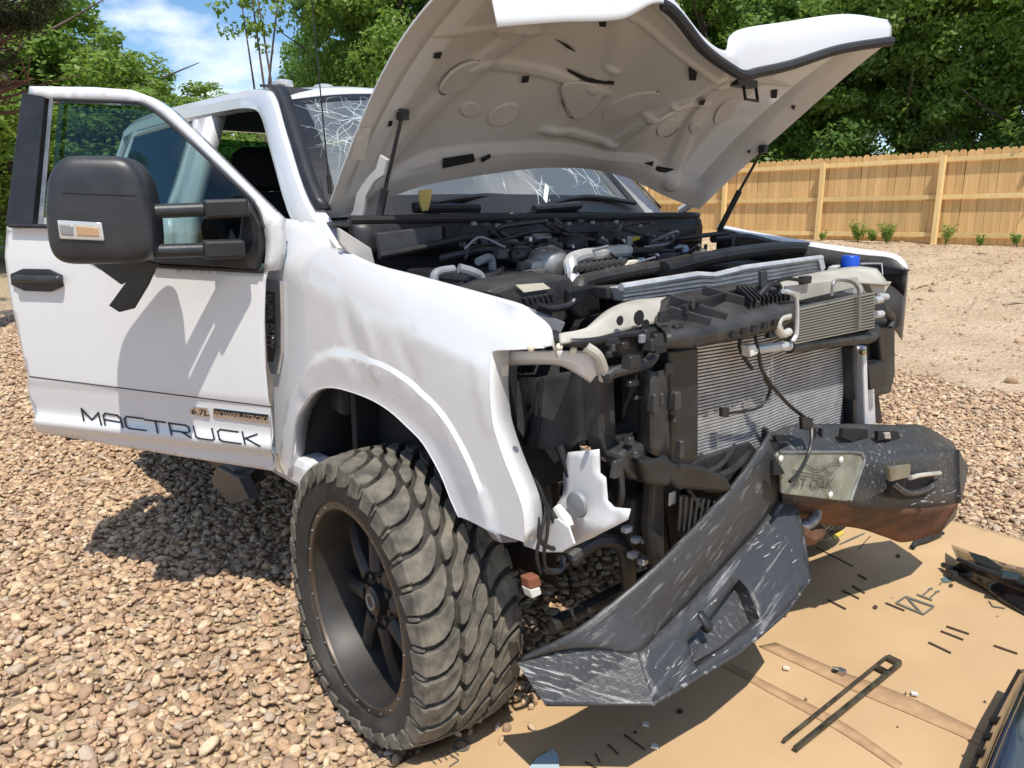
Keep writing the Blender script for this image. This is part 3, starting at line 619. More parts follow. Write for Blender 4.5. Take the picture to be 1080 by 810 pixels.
fen = panel(fo_s, lambda X, z: (X, fenderY(X, z), z), .018, lines=[arch_off(.095), arch_off(.108)]).build('front_fender', WHITE, T, smooth=True, hint=(0, -1, 0), ang=28)
fen['label'] = 'white front fender, dented and creased above the wheel'
# turned-in lip of the wheel arch and of the lamp opening
m = MB(); lip = [Vector((X, fenderY(X, z)-.001, z)) for X, z in seg_arch]
m.grid([lip, [p+Vector((0, .012, -.004)) for p in lip], [p+Vector((0, .055, .006)) for p in lip]]); m.build('arch_lip', WHITE, fen, smooth=True, solid=.003)
m = MB(); e = [Vector((X, fenderY(X, z), z)) for X, z in seg_lamp]
m.grid([e, [p+Vector((-.012, .03, 0)) for p in e], [p+Vector((-.015, .07, 0)) for p in e]]); m.build('lamp_opening_flange', WHITE, fen, smooth=True, solid=.003)
m = MB(); e = [Vector((X, fenderY(X, z), z)) for X, z in seg_top]
m.grid([e, [p+Vector((0, .03, .0)) for p in e], [p+Vector((0, .045, -.03)) for p in e]]); m.build('upper_flange', WHITE, fen, smooth=True, solid=.003)
# badge in the fender vent
def fpt(x, y, o=.006):
    X, z = on_fender(x, y); return Vector((X, fenderY(X, z)-o, z))
vent = MB().prism([fpt(x, y, .001) for x, y in [(284, 293), (299, 296), (300, 330), (300, 372), (296, 394), (289, 394), (285, 380), (283, 330)]], (0, -.012, 0)).build('vent_badge', CHROME, fen, bevel=.003)
MB().prism([fpt(x, y, .013) for x, y in [(284.5, 307), (293, 308), (294.5, 366), (291, 381), (287, 380), (284.5, 330)]], (0, -.003, 0)).build('badge_field', DECAL, fen)
a, b = fpt(294, 308, .017), fpt(294.5, 366, .017)
a0, b0 = fpt(285.5, 308, .017), fpt(286.5, 366, .017)
text('badge_lettering', 'SUPER DUTY', .06, CHROME, fen, a0+Vector((.004, 0, -.004)), b0-a0, a-a0, .0015, width=(b0-a0).length*.97)

# ---------------------------------------------------------------- front door, swung open
HN = Vector((-.70, -1.0, 0)); DA = R(211); DD = Vector((math.cos(DA), math.sin(DA), 0)); DN = Vector((-math.sin(DA), math.cos(DA), 0))
if DN.y > 0: DN = -DN
def doorO(s, z):
    if z > 1.42: o = .015-(z-1.42)*.20
    else: o = .015-.10*(1.1-z)**2
    def ss(a, b): t = max(0, min(1, (z-a)/(b-a))); return t*t*(3-2*t)
    o += -.006*(1-ss(.845, .87)) - .007*(1-ss(.745, .86)) + .017*(1-ss(.70, .745)) - .03*(1-ss(.65, .70))
    return o
def dP(s, z, e=0): return HN + DD*s + DN*(doorO(s, z)+e) + Vector((0, 0, z))
def on_door(x, y, e=0):
    o = 0
    for _ in range(8):
        p = pP(x, y, HN+DN*(o+e), DN); s = (p-HN).dot(DD); o = doorO(s, p.z)
    return (s, p.z)
def dpx(x, y, e=0): s, z = on_door(x, y, e); return dP(s, z, e)
door = empty('front_door', (0, 0, 0), parent=T); door['label'] = 'white front door standing open'
skin = [(7, 239), (58, 240), (70, 244), (85, 262), (110, 277), (165, 281), (250, 286), (278, 287), (284, 280), (280, 296), (278.5, 340), (280, 390), (285, 430), (286, 470), (290, 497), (200, 483), (110, 468), (40, 456), (37, 440), (30, 415), (29, 395), (20, 355), (10, 310), (5, 270)]
sk = [on_door(x, y) for x, y in skin]
panel(sk, lambda s, z: dP(s, z), .017).build('door_skin', WHITE, door, smooth=True, solid=.004, solid_off=-1, hint=DN, ang=40)
inn = [(s*.86+.14, .02+z*.985) for s, z in sk]
panel(inn, lambda s, z: dP(s, z, -.13), .08).build('inner_trim', TRIM, door, smooth=True, hint=-DN)
m = MB(); e = [dP(s, z) for s, z in sk]; e2 = [dP(s, z, -.13) for s, z in inn]; m.grid([e+e[:1], e2+e2[:1]]); m.build('door_shell_edge', WHITE, door, smooth=True)
fr_o = [(32, 91), (100, 92), (140, 95), (162, 103), (178, 114), (215, 150), (255, 190), (293, 228), (293, 262), (288, 285), (279, 287), (281, 265), (279, 240), (268, 212), (235, 180), (200, 147), (168, 119), (152, 109), (135, 107), (55, 104), (31, 100)]
fr = [on_door(x, y) for x, y in fr_o]
panel(fr, lambda s, z: dP(s, z, .004), .03).build('window_frame', WHITE, door, smooth=True, solid=.05, hint=DN, ang=30)
def dpoly(px, name, m_, e=.0, th=.012, par=None, bevel=.003, **k):
    mb = MB(); mb.prism([dpx(x, y, e) for x, y in px], DN*th); return mb.build(name, m_, par or door, bevel=bevel, **k)
dpoly([(32, 99), (56, 103), (43, 237), (15, 237)], 'pillar_cover', BLACKP, -.03, .035)
dpoly([(53, 104), (57, 104), (46, 238), (41, 238)], 'glass_run_channel', ALUD, .003, .006)
gl = [(55, 104), (135, 107), (152, 109), (168, 119), (200, 147), (235, 180), (268, 212), (279, 240), (281, 265), (278, 287), (165, 281), (110, 277), (85, 262), (70, 244), (45, 239)]
g2 = [on_door(x, y) for x, y in gl]
panel(g2, lambda s, z: dP(s, z, -.025), .06).build('window_pane', GLASS, door, smooth=True, hint=DN)
# dark rubber seal round the glass
m = MB(); m.tube([dpx(x, y, .002) for x, y in [(56, 105), (135, 108), (152, 111), (168, 121), (200, 149), (235, 182), (268, 214), (279, 240)]], .006, 6); m.build('glass_seal', RUBBER, door, smooth=True)
m = MB(); m.tube([dpx(x, y, .008) for x, y in [(10, 238), (58, 239), (70, 243), (85, 261), (110, 276), (165, 280), (277, 286)]], .008, 6); m.build('belt_seal', RUBBER, door, smooth=True)
# black corner piece that carries the mirror
dpoly([(166, 277), (240, 281), (276, 284), (281, 262), (279, 238), (268, 214), (262, 214), (258, 250), (225, 268), (168, 268)], 'mirror_sail', BLACKP, -.004, .03, bevel=.006)
# handle
hs = empty('door_handle', (0, 0, 0), parent=door) if False else None
hb = dpoly(smooth_poly([(13, 283), (66, 284), (68, 308), (15, 306)], 1), 'handle_cup', BLACKP, .001, .012)
MB().beam(dpx(15, 294, .022), dpx(64, 295, .022), .028, .03, DN).build('door_handle', MIRRORP, door, bevel=.012, seg=3)
# body side crease below the handle line, its shade drawn as a dark line
m = MB(); m.tube([dpx(x, y, .0) for x, y in [(31, 397), (150, 412), (287, 429)]], .0022, 5); m.build('crease_shade', RUBBER, door)
# lettering along the sill
def stroke(lines, x0, y0, sx, ux, uy, mb, w=1.7):
    for ln in lines:
        for (a, b), (c, d) in zip(ln[:-1], ln[1:]):
            A = (x0+a*ux[0]+b*uy[0], y0+a*ux[1]+b*uy[1]); B = (x0+c*ux[0]+d*uy[0], y0+c*ux[1]+d*uy[1])
            L = math.hypot(B[0]-A[0], B[1]-A[1]) or 1; ex, ey = (B[0]-A[0])/L, (B[1]-A[1])/L; h = w/2
            q = [(A[0]-ex*h-ey*h, A[1]-ey*h+ex*h), (B[0]+ex*h-ey*h, B[1]+ey*h+ex*h), (B[0]+ex*h+ey*h, B[1]+ey*h-ex*h), (A[0]-ex*h+ey*h, A[1]-ey*h-ex*h)]
            mb.prism([dpx(x, y, .0015) for x, y in q], DN*.0012)
GL = {'M': [[(0, 0), (.02, 1), (.5, .25), (.98, 1), (1, 0)]], 'A': [[(0, 0), (.02, .8), (.15, 1), (.85, 1), (.98, .8), (1, 0)], [(.02, .45), (.98, .45)]],
      'C': [[(1, 1), (.15, 1), (0, .8), (0, .15), (.15, 0), (1, 0)]], 'T': [[(0, 1), (1, 1)], [(.5, 1), (.5, 0)]],
      'R': [[(0, 0), (0, 1), (.85, 1), (1, .85), (1, .5), (.85, .38), (0, .38)], [(.55, .38), (1, 0)]], 'U': [[(0, 1), (0, .15), (.15, 0), (.85, 0), (1, .15), (1, 1)]],
      'K': [[(0, 1), (0, 0)], [(1, 1), (.12, .5), (1, 0)]]}
lett_px = [('M', 88.5, 443.5, 107, 448), ('A', 111, 448, 129.5, 451), ('C', 133.5, 451.5, 154, 454), ('T', 156, 455.2, 177, 458), ('R', 181, 458.7, 201.5, 461.4), ('U', 207, 462, 226.5, 464.5), ('C', 232, 465, 254, 468), ('K', 258.5, 468, 274, 470.5)]
for ch, xa, ya, xb, yb in lett_px:
    m = MB(); stroke(GL[ch], xa, ya, 0, (xb-xa, (yb-ya)), (-3.0, -12.5), m, 1.55)
    m.build('decal_letter', DECAL, door)
b1 = dpoly([(203, 428.5), (219, 430), (222, 438), (216, 440), (200, 435)], 'engine_badge', CHROME, .001, .004, bevel=.001)
b2 = dpoly([(225, 430), (283.5, 437), (283, 447), (225, 440)], 'engine_badge', CHROME, .001, .003, bevel=.001)
MB().prism([dpx(x, y, .0045) for x, y in [(226, 431), (283, 437.5), (282.5, 443), (226, 436.5)]], DN*.001).build('badge_field', DECAL, door)
a, b, c = dpx(201.5, 436.5, .006), dpx(219.5, 439, .006), dpx(201.5, 429.5, .006); text('badge_lettering', '6.7L', .032, DECAL, door, a, b-a, c-a, .001, width=(b-a).length)
a, b, c = dpx(227, 438, .006), dpx(284, 445, .006), dpx(227, 433, .006); text('badge_lettering', 'POWER STROKE', .026, CHROME, door, a, b-a, c-a, .001, width=(b-a).length)

# towing mirror: housing, arms, lamp, dangling skirt
MO = pP(112, 222, HN+DN*.29, DN)
def rbox(c, ax, size, p=4.0, n=24, taper=None):
    """rounded block: superellipsoid on three axes"""
    rows = []
    for i in range(n+1):
        la = -math.pi/2+math.pi*i/n; r = []
        for k in range(n*2+1):
            lo = 2*math.pi*k/(n*2); sg = lambda v, q: math.copysign(abs(v)**(2/q), v)
            u = sg(math.cos(la), p)*sg(math.cos(lo), p); v = sg(math.cos(la), p)*sg(math.sin(lo), p); w = sg(math.sin(la), p)
            if taper: u, v, w = taper(u, v, w)
            r.append(c + ax[0]*u*size[0]/2 + ax[1]*v*size[1]/2 + ax[2]*w*size[2]/2)
        rows.append(r)
    return MB().grid(rows)
ZU = Vector((0, 0, 1))
def mt(u, v, w):
    k = 1-.27*max(0, w)**2-.06*max(0, -w)**3; return (u*k+(.05*w if u < 0 else .0), v*(1-.12*max(0, w)), w)
mx_ = (-RGT*.92-FWD*.2); mx_.z = 0; mx_.normalize(); my_ = ZU.cross(mx_)
mirmb = rbox(MO, (-mx_, my_, ZU), (.282, .20, .303), 6, 24, mt); MBVH = BVHTree.FromPolygons(mirmb.v, mirmb.f)
mir = mirmb.build('mirror_housing', MIRRORP, door, smooth=True, ang=80)
def mpx(x, y, o=.003):
    d = ray(x, y).normalized(); h = MBVH.ray_cast(CAM, d)
    return (h[0] if h[0] else CAM+d*(MO-CAM).length)-d*o
def mquad(q, name, m_, o, n=6):
    rows = [[mpx((q[0][0]*(1-u)+q[1][0]*u)*(1-v)+(q[3][0]*(1-u)+q[2][0]*u)*v, (q[0][1]*(1-u)+q[1][1]*u)*(1-v)+(q[3][1]*(1-u)+q[2][1]*u)*v, o) for u in np.linspace(0, 1, n)] for v in np.linspace(0, 1, n)]
    return MB().grid(rows).build(name, m_, door, smooth=True, solid=.008, hint=-FWD, bevel=.002)
mquad([(60, 232), (107, 235), (110, 254), (63, 252)], 'turn_lamp', LENS, .006)
mquad([(80, 238), (103, 240), (105, 250), (81, 249)], 'lamp_reflector', AMBER, .0075)
mquad([(62, 237), (77, 238), (78, 249), (64, 248)], 'lamp_facet', mat('lens_grey', (.3, .31, .32), .2, .5), .0075)
m = MB(); m.tube([mpx(x, y, .0005) for x, y in [(66, 203), (85, 204), (110, 205), (140, 206), (155, 206)]], .0018, 5); m.build('housing_seam', DARK, door)
for (x0, y0, x1, y1, w) in ((160, 223, 262, 219, .05), (163, 265, 258, 262, .05)):
    a = pP(x0, y0, MO-DN*.05, DN); b = dpx(x1, y1, .05); mid = a.lerp(b, .55)
    MB().tube([a, mid], .021, 12, False).build('mirror_arm', STEEL if False else MIRRORP, door, smooth=True)
    MB().beam(mid-(b-a)*.03, b, .06, .058).build('arm_socket', BLACKP, door, bevel=.01)
sk1 = [pP(x, y, MO-DN*.10, DN) for x, y in [(98, 277), (130, 300), (136, 296), (133, 300), (117, 322), (128, 329), (143, 325), (158, 300), (168, 278), (150, 270), (110, 270)]]
MB().prism(sk1, DN*.01).build('dangling_skirt', BLACKP, door, bevel=.003)

# ---------------------------------------------------------------- cab
cabp = lambda n, mb, m_, **k: mb.build(n, m_, T, **k)
def mirY(pts): return [Vector((p[0], -p[1], p[2])) for p in pts]
# roof skin
rows = []
for X, zc, hw, ze in ((-1.27, 1.945, .70, 1.88), (-1.36, 1.98, .71, 1.90), (-1.6, 2.0, .72, 1.91), (-2.3, 2.01, .73, 1.92), (-2.9, 1.99, .73, 1.91), (-3.12, 1.95, .71, 1.88)):
    rows.append([Vector((X-.06*(1-abs(t)**2)*0+.05*(1-t*t)*(1 if X > -1.5 else 0), t*hw, ze+(zc-ze)*(1-t**4))) for t in (-1, -.8, -.5, 0, .5, .8, 1)])
cabp('roof', MB().grid(patch(rows, 4, 4)), WHITE, smooth=True, solid=.02, hint=(0, 0, 1))
for s in (-1, 1):
    f = (lambda P: P) if s < 0 else mirY
    ap = [Vector(p) for p in ((-.60, -.86, 1.34), (-.76, -.885, 1.48), (-1.0, -.83, 1.70), (-1.20, -.77, 1.855), (-1.34, -.75, 1.898), (-1.6, -.745, 1.912), (-2.5, -.745, 1.92), (-3.0, -.735, 1.90), (-3.12, -.74, 1.83), (-3.2, -.86, 1.5))]
    ap = catmull(ap, 5); L = []
    def strip(prof):
        return [[p+Vector(o) for p in ap] for o in prof]
    m = MB(); prof = ((.055, .03, .032), (.035, -.012, .026), (.0, -.028, .0), (-.032, -.026, -.036), (-.042, .015, -.045), (.0, .042, -.015), (.055, .03, .032))
    g = strip(prof); g = [f(r) for r in g]; m.grid(g); pil = cabp('roof_pillar', m, WHITE, smooth=True, ang=32)
    m = MB(); q = [p+Vector((.075, .04, .045)) for p in ap[4:22]]; q2 = [p+Vector((.045, .0, .045)) for p in ap[4:22]]
    m.grid([f(q), f(q2)]); m.build('pillar_gutter', BLACKP, pil, smooth=True, solid=.01)
    # centre pillar and door opening frames
    m = MB(); m.grid([f([Vector((-1.78+dx, y, z)) for y, z in ((-.745, 1.93), (-.83, 1.7), (-.91, 1.48), (-.955, 1.2), (-.95, .8), (-.92, .58))]) for dx in (0, -.16)])
    cabp('centre_pillar', m, WHITE, smooth=True, solid=.06)
    # rear door and its window, rear quarter
    rd = panel([(-1.93, 1.45), (-1.93, .63), (-2.65, .63), (-2.8, .8), (-3.0, 1.0), (-3.0, 1.46)], lambda X, z: (X, s*(.955-.12*(1.15-z)**2), z), .08)
    d2 = cabp('rear_door', rd, WHITE, smooth=True, solid=.05, hint=(0, s, 0))
    m = panel([(-1.93, 1.46), (-3.0, 1.46), (-2.93, 1.9), (-1.93, 1.93)], lambda X, z: (X, s*(.935-(z-1.45)*.4), z), .1, holes=[[(-2.0, 1.5), (-2.9, 1.5), (-2.85, 1.85), (-2.0, 1.87)]]); m.build('window_frame', WHITE, d2, smooth=True, solid=.03)
    panel([(-2.0, 1.5), (-2.9, 1.5), (-2.85, 1.85), (-2.0, 1.87)], lambda X, z: (X, s*(.93-(z-1.45)*.4), z), .2).build('window_pane', DGLASS, d2)
    MB().box((-2.1, s*.98, 1.32), (.2, .04, .05)).build('door_handle', BLACKP, d2, bevel=.012)
    MB().box((-3.08, s*.9, 1.02), (.15, .1, .84)).build('cab_corner', WHITE, T, bevel=.03)
    MB().box((-1.85, s*.90, .585), (2.3, .12, .12)).build('sill', WHITE, T, bevel=.03)
    if s > 0:
        fd = panel([(-.70, 1.43), (-.72, .63), (-1.78, .63), (-1.78, 1.45)], lambda X, z: (X, .975-.12*(1.15-z)**2, z), .08); d3 = cabp('front_door', fd, WHITE, smooth=True, solid=.05, hint=(0, 1, 0))
        panel([(-.75, 1.43), (-1.78, 1.45), (-1.78, 1.87), (-1.2, 1.85)], lambda X, z: (X, .935-(z-1.45)*.4, z), .2).build('window_pane', DGLASS, d3)
    # running board
    rb = MB(); rb.prism([(-1.15, s*.88, .46), (-2.95, s*.88, .46), (-2.95, s*1.0, .44), (-1.25, s*1.0, .44)], (0, 0, .05)); rbo = rb.build('running_board', BLACKP, T, bevel=.01)
    for X in (-1.2, -1.9, -2.6): MB().beam((X, s*.6, .62), (X, s*1.0, .44), .05, .05).build('step_bracket', BLACKP, rbo)
# step hoop seen below the door
m = MB(); st = [pY(x, y, -1.03) for x, y in [(226, 490), (220, 507), (243, 536), (265, 532), (296, 514), (300, 498)]]
m.prism([pY(x, y, -1.02) for x, y in [(228, 492), (222, 508), (243, 533), (263, 527), (252, 505)]], (0, .05, 0)); m.build('step_tread', mat('step_metal', (.05, .055, .065), .35, .4), T, bevel=.004)
# rear wall, interior
MB().box((-3.13, 0, 1.2), (.05, 1.75, .65)).build('cab_rear_wall', WHITE, T)
MB().box((-3.1, 0, 1.7), (.02, 1.4, .36)).build('rear_window', GLASS, T)
MB().box((-1.9, 0, .56), (2.5, 1.75, .06)).build('cab_floor', TRIM, T)
MB().box((-2.1, 0, 1.93), (1.6, 1.36, .03)).build('headliner', TRIM, T)
m = MB(); m.prism([(-.62, -.86, 1.44), (-.95, -.82, 1.44), (-1.1, -.82, 1.36), (-1.12, -.82, 1.1), (-.9, -.82, .8), (-.62, -.86, .8)], (0, 1.7, 0)); m.build('dashboard', TRIM, T, bevel=.03)
sw = MB(); sw.tube([Vector((-1.25+.07*math.sin(a), .42+.19*math.cos(a), 1.28+.17*math.sin(a))) for a in np.linspace(0, 2*math.pi, 25)], .015, 8, False); sw.build('steering_wheel', TRIM, T, smooth=True)
for nme, X in (('front_seat', -1.75), ('rear_seat', -2.7)):
    for Yc in (-.42, .42):
        st_ = empty(nme, (0, 0, 0), parent=T)
        rbox(Vector((X+.1, Yc, .88)), (Vector((1, 0, 0)), Vector((0, 1, 0)), ZU), (.56, .56, .2), 4, 10).build('cushion', SEAT, st_, smooth=True)
        ax = (Vector((.95, 0, .25)).normalized(), Vector((0, 1, 0)), Vector((-.25, 0, .95)).normalized())
        rbox(Vector((X-.22, Yc, 1.24)), ax, (.17, .54, .66), 4, 10).build('backrest', SEAT, st_, smooth=True)
        rbox(Vector((X-.32, Yc, 1.67)), ax, (.11, .30, .2), 4, 10).build('headrest', SEAT, st_, smooth=True)
# bed, tailgate, frame rails
for s in (-1, 1):
    panel([(-3.2, 1.42), (-3.2, .68), (-3.5, .66), (-3.58, .8), (-3.75, 1.0), (-4.06, 1.06), (-4.37, 1.0), (-4.54, .8), (-4.62, .68), (-5.2, .72), (-5.25, 1.42)], lambda X, z: (X, s*(.985-.1*(1.15-z)**2), z), .1).build('bed_side', WHITE, T, smooth=True, solid=.06, hint=(0, s, 0))
    MB().beam((-5.2, s*.42, .62), (.40, s*.42, .66), .08, .16).build('frame_rail', DUSTP, T, bevel=.01)
MB().box((-5.23, 0, 1.08), (.06, 1.8, .66)).build('tailgate', WHITE, T, bevel=.02)
MB().box((-3.22, 0, 1.08), (.04, 1.8, .64)).build('bed_front_wall', WHITE, T)
MB().box((-4.22, 0, .86), (2.0, 1.7, .05)).build('bed_floor', BLACKP, T)
for Xa, r_ in ((-.17, .045), (-4.1, .055)):
    MB().tube([(Xa, -.85, .40), (Xa, .85, .40)], r_, 14, False).build('axle', DUSTP, T, smooth=True)
rbox(Vector((-.17, .25, .40)), (Vector((1, 0, 0)), Vector((0, 1, 0)), ZU), (.3, .28, .3), 2.6, 12).build('differential', DUSTP, T, smooth=True)
# windscreen with cracks, wipers, cowl
WB = [Vector(p) for p in ((-.74, -.86, 1.455), (-.66, -.6, 1.465), (-.60, -.25, 1.47), (-.58, 0, 1.47), (-.60, .25, 1.47), (-.66, .6, 1.465), (-.74, .86, 1.455))]
WT = [Vector(p) for p in ((-1.27, -.70, 1.885), (-1.23, -.45, 1.925), (-1.21, -.2, 1.945), (-1.20, 0, 1.95), (-1.21, .2, 1.945), (-1.23, .45, 1.925), (-1.27, .70, 1.885))]
WM = [a.lerp(b, .5)+Vector((.025, 0, .03)) for a, b in zip(WB, WT)]
wsg = patch([WB, WM, WT], 6, 8)
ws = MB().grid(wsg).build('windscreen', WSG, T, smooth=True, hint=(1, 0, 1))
def wpt(u, v):   # u across 0..1, v up 0..1
    i = min(len(wsg)-2, max(0, int(v*(len(wsg)-1)))); j = min(len(wsg[0])-2, max(0, int(u*(len(wsg[0])-1))))
    a, b = v*(len(wsg)-1)-i, u*(len(wsg[0])-1)-j
    return (wsg[i][j]*(1-a)*(1-b)+wsg[i+1][j]*a*(1-b)+wsg[i][j+1]*(1-a)*b+wsg[i+1][j+1]*a*b)+Vector((.004, 0, .004))
m = MB(); rr = random.Random(3)
def crackline(u, v, ang, L, w, depth=0):
    pts = [wpt(u, v)]; n = max(3, int(L/.02)); 
    for k in range(n):
        ang += rr.uniform(-.35, .35); u += math.cos(ang)*L/n*.6; v += math.sin(ang)*L/n*1.5
        if not (.015 < u < .985 and .02 < v < .98): break
        pts.append(wpt(u, v))
        if depth < 2 and rr.random() < .22: crackline(u, v, ang+rr.choice((-1, 1))*rr.uniform(.4, 1.2), L*rr.uniform(.25, .5), w*.6, depth+1)
    if len(pts) > 1: m.tube(pts, [w, w*.3], 4, False)
def web(cu, cv, n, L, rings):
    arms = []
    for k in range(n):
        an = k*6.283/n+rr.uniform(-.25, .25); arm = []; Lk = L*rr.uniform(.55, 1.15); da = 0
        for q in range(1, 9):
            da += rr.uniform(-.16, .16); u = cu+math.cos(an+da)*Lk*q/8*.62; v = cv+math.sin(an+da)*Lk*q/8*1.6
            if not (.03 < u < .97 and .05 < v < .95): break
            arm.append((u, v))
        arms.append(arm)
        if len(arm) > 1: m.tube([wpt(cu, cv)]+[wpt(*p) for p in arm], [.0010, .0004], 4, False)
    for k in range(n):
        a_, b_ = arms[k], arms[(k+1) % n]
        for q in range(rings):
            i = rr.randrange(1, 8)
            if i < len(a_) and i < len(b_) and rr.random() < .75: m.tube([wpt(*a_[i]), wpt((a_[i][0]+b_[i][0])/2+rr.uniform(-.004, .004), (a_[i][1]+b_[i][1])/2+rr.uniform(-.008, .008)), wpt(*b_[i])], .0005, 4, False)
for cu, cv, n, L in ((.16, .72, 10, .34), (.24, .82, 9, .28), (.12, .5, 7, .24), (.20, .62, 6, .2), (.08, .8, 6, .2), (.56, .12, 7, .11), (.80, .22, 9, .14), (.74, .32, 5, .16), (.60, .2, 5, .12)):
    for k in range(n): crackline(cu+rr.uniform(-.02, .02), cv+rr.uniform(-.04, .04), k*6.283/n+rr.uniform(-.3, .3), L*rr.uniform(.4, 1.1), .0009)
m.build('glass_cracks', CRACK, ws)['kind'] = 'stuff'
m = MB(); m.add([wpt(.555+.014*k, .06+.028*k+(.035 if q else 0)) for k in range(5) for q in (0, 1)], [(2*k, 2*k+1, 2*k+3, 2*k+2) for k in range(4)]); m.build('glass_shards', CRACK, ws, solid=.003)
# black frit band round the glass
m = MB(); nb = len(wsg[0]); lift = Vector((.003, 0, .003))
for rws in ((0, 2), (len(wsg)-2, len(wsg)-1)): m.grid([[p+lift for p in wsg[k]] for k in range(rws[0], rws[1]+1)])
for j0, j1 in ((0, 2), (nb-3, nb-1)): m.grid([[wsg[i][j]+lift for j in range(j0, j1+1)] for i in range(2, len(wsg)-1)])
m.build('frit_band', DECAL, ws)
# cowl tray: from the glass to the firewall
ca = [p+Vector((.01, 0, -.005)) for p in WB]; cb = [Vector((-.50+.04*(1-abs(t)), t*.88, 1.445)) for t in (-1, -.7, -.3, 0, .3, .7, 1)]
cc = [p+Vector((.05, 0, -.01)) for p in cb]; ce = [p+Vector((.06, 0, -.10)) for p in cb]
MB().grid(patch([ca, cb, cc, ce], 4, 3)).build('cowl_panel', BLACKP, T, smooth=True, hint=(0, 0, 1), solid=.01)
m = MB(); m.tube([p+Vector((.03, 0, .012)) for p in cb], .014, 8); m.build('cowl_seal', RUBBER, T, smooth=True)
m = MB(); m.tube([(-.60, -.56, 1.50), (-.66, -.2, 1.535), (-.655, .05, 1.52)], .011, 6); m.tube([(-.60, -.56, 1.49), (-.57, -.3, 1.49)], .016, 8, False); m.build('wiper', BLACKP, T, smooth=True)
m = MB(); m.tube([(-.60, .0, 1.49), (-.665, .35, 1.535), (-.70, .72, 1.51)], .011, 6); m.tube([(-.58, -.02, 1.485), (-.60, .25, 1.50)], .016, 8, False); m.build('wiper', BLACKP, T, smooth=True)
m = MB(); m.prism([pX(x, y, -.575) for x, y in [(443, 201), (456, 199), (455, 210), (452, 222), (446, 223), (443, 213)]], (-.012, 0, 0)); m.build('yellow_tag', mat('tag_yellow', (.62, .47, .13), .5, var=.15), T, bevel=.002)
# antenna and roof marker lamps
a = Vector((-.60, -.88, 1.44)); at = pY(334, 60, -.90)
d = (at-pY(347, 200, -.88)); m = MB(); b0 = pY(348, 205, -.88); m.tube([b0, b0+d*.15], .007, 8, False); m.tube([b0+d*.15, b0+d*1.65], [.003, .0016], 6, False); m.build('antenna', BLACKP, T, smooth=True)
for x in (302, 345):
    p = pX(x, 93, -1.42); rbox(Vector((-1.45, p.y, 1.975)), (Vector((1, 0, 0)), Vector((0, 1, 0)), ZU), (.10, .07, .035), 3, 10).build('roof_marker_lamp', LENS, T, smooth=True)

# ---------------------------------------------------------------- hood
hood = empty('hood', (0, 0, 0), parent=T); hood['label'] = 'open white hood buckled in the middle'
Rr = [pY(342, 232, -.84), pX(375, 223, -.66), pX(440, 198, -.59), pX(500, 186, -.54), pX(560, 178, -.5), pX(600, 177, -.485), pX(625, 179, -.48), pX(645, 183, -.475), pX(668, 190, -.47), pX(702, 207, -.46), pY(737, 221, .84)]
Nn = [pX(525, 28, .18), pX(590, 23, .20), pX(655, 20, .20), pX(700, 4, .21), pX(742, 50, .22), pX(770, 71, .22), pX(785, 78, .22), pX(800, 75, .225), pX(835, 67, .25), pX(885, 51, .29), pY(940, 42, .84)]
Gg = [Vector((.09, -.84, 2.10)), Nn[1]+Vector((-.08, 0, .17)), Nn[2]+Vector((-.07, 0, .16)), Nn[3]+Vector((-.03, 0, .06)), Nn[4]+Vector((-.01, .0, .035)), pX(764, 53, .21), pX(770, 38, .20), pX(784, 30, .205), pX(822, 24, .22), pX(890, 15, .27), pY(936, 21, .84)]
o3 = Vector((-.01, 0, 0)); Uu = [Gg[0]+Vector((0, .01, -.02)), Gg[1]+Vector((-.01, 0, -.03)), Gg[2]+Vector((-.01, 0, -.03)), Nn[3]+Vector((-.03, 0, .02))]+[p+o3 for p in Nn[4:10]]+[Nn[10]]
# the near edge of the hood runs through these pixels
edge = [pY(372, 150, -.84), pY(405, 75, -.84), pY(440, 20, -.84)]
rowsH = [Rr]
fr_ = (.30, .58, .82)
for k, t in enumerate(fr_):
    row = []
    for i in range(11):
        p = Rr[i].lerp(Uu[i], t)
        d = (Uu[i]-Rr[i]).normalized(); n = d.cross(Vector((0, 1, 0))).normalized()
        if n.z < 0: n = -n
        bow = (.055, .07, .045)[k]
        if i == 0: p = edge[k]
        elif i < 10: p = p + n*bow*(1 if i not in (5, 6, 7) else (.5, .1, .5)[i-5])
        else: p = p + n*.01
        row.append(p)
    rowsH.append(row)
rowsH.append(Uu)
hs = patch(rowsH, 18, 34); nr, nc = len(hs), len(hs[0])
def hn(i, j):
    a = hs[min(i+1, nr-1)][j]-hs[max(i-1, 0)][j]; b = hs[i][min(j+1, nc-1)]-hs[i][max(j-1, 0)]; n = a.cross(b).normalized()
    return n if n.z < 0 else -n       # points down out of the underside
def sstep(x, a, b): t = max(0, min(1, (x-a)/(b-a))); return t*t*(3-2*t)
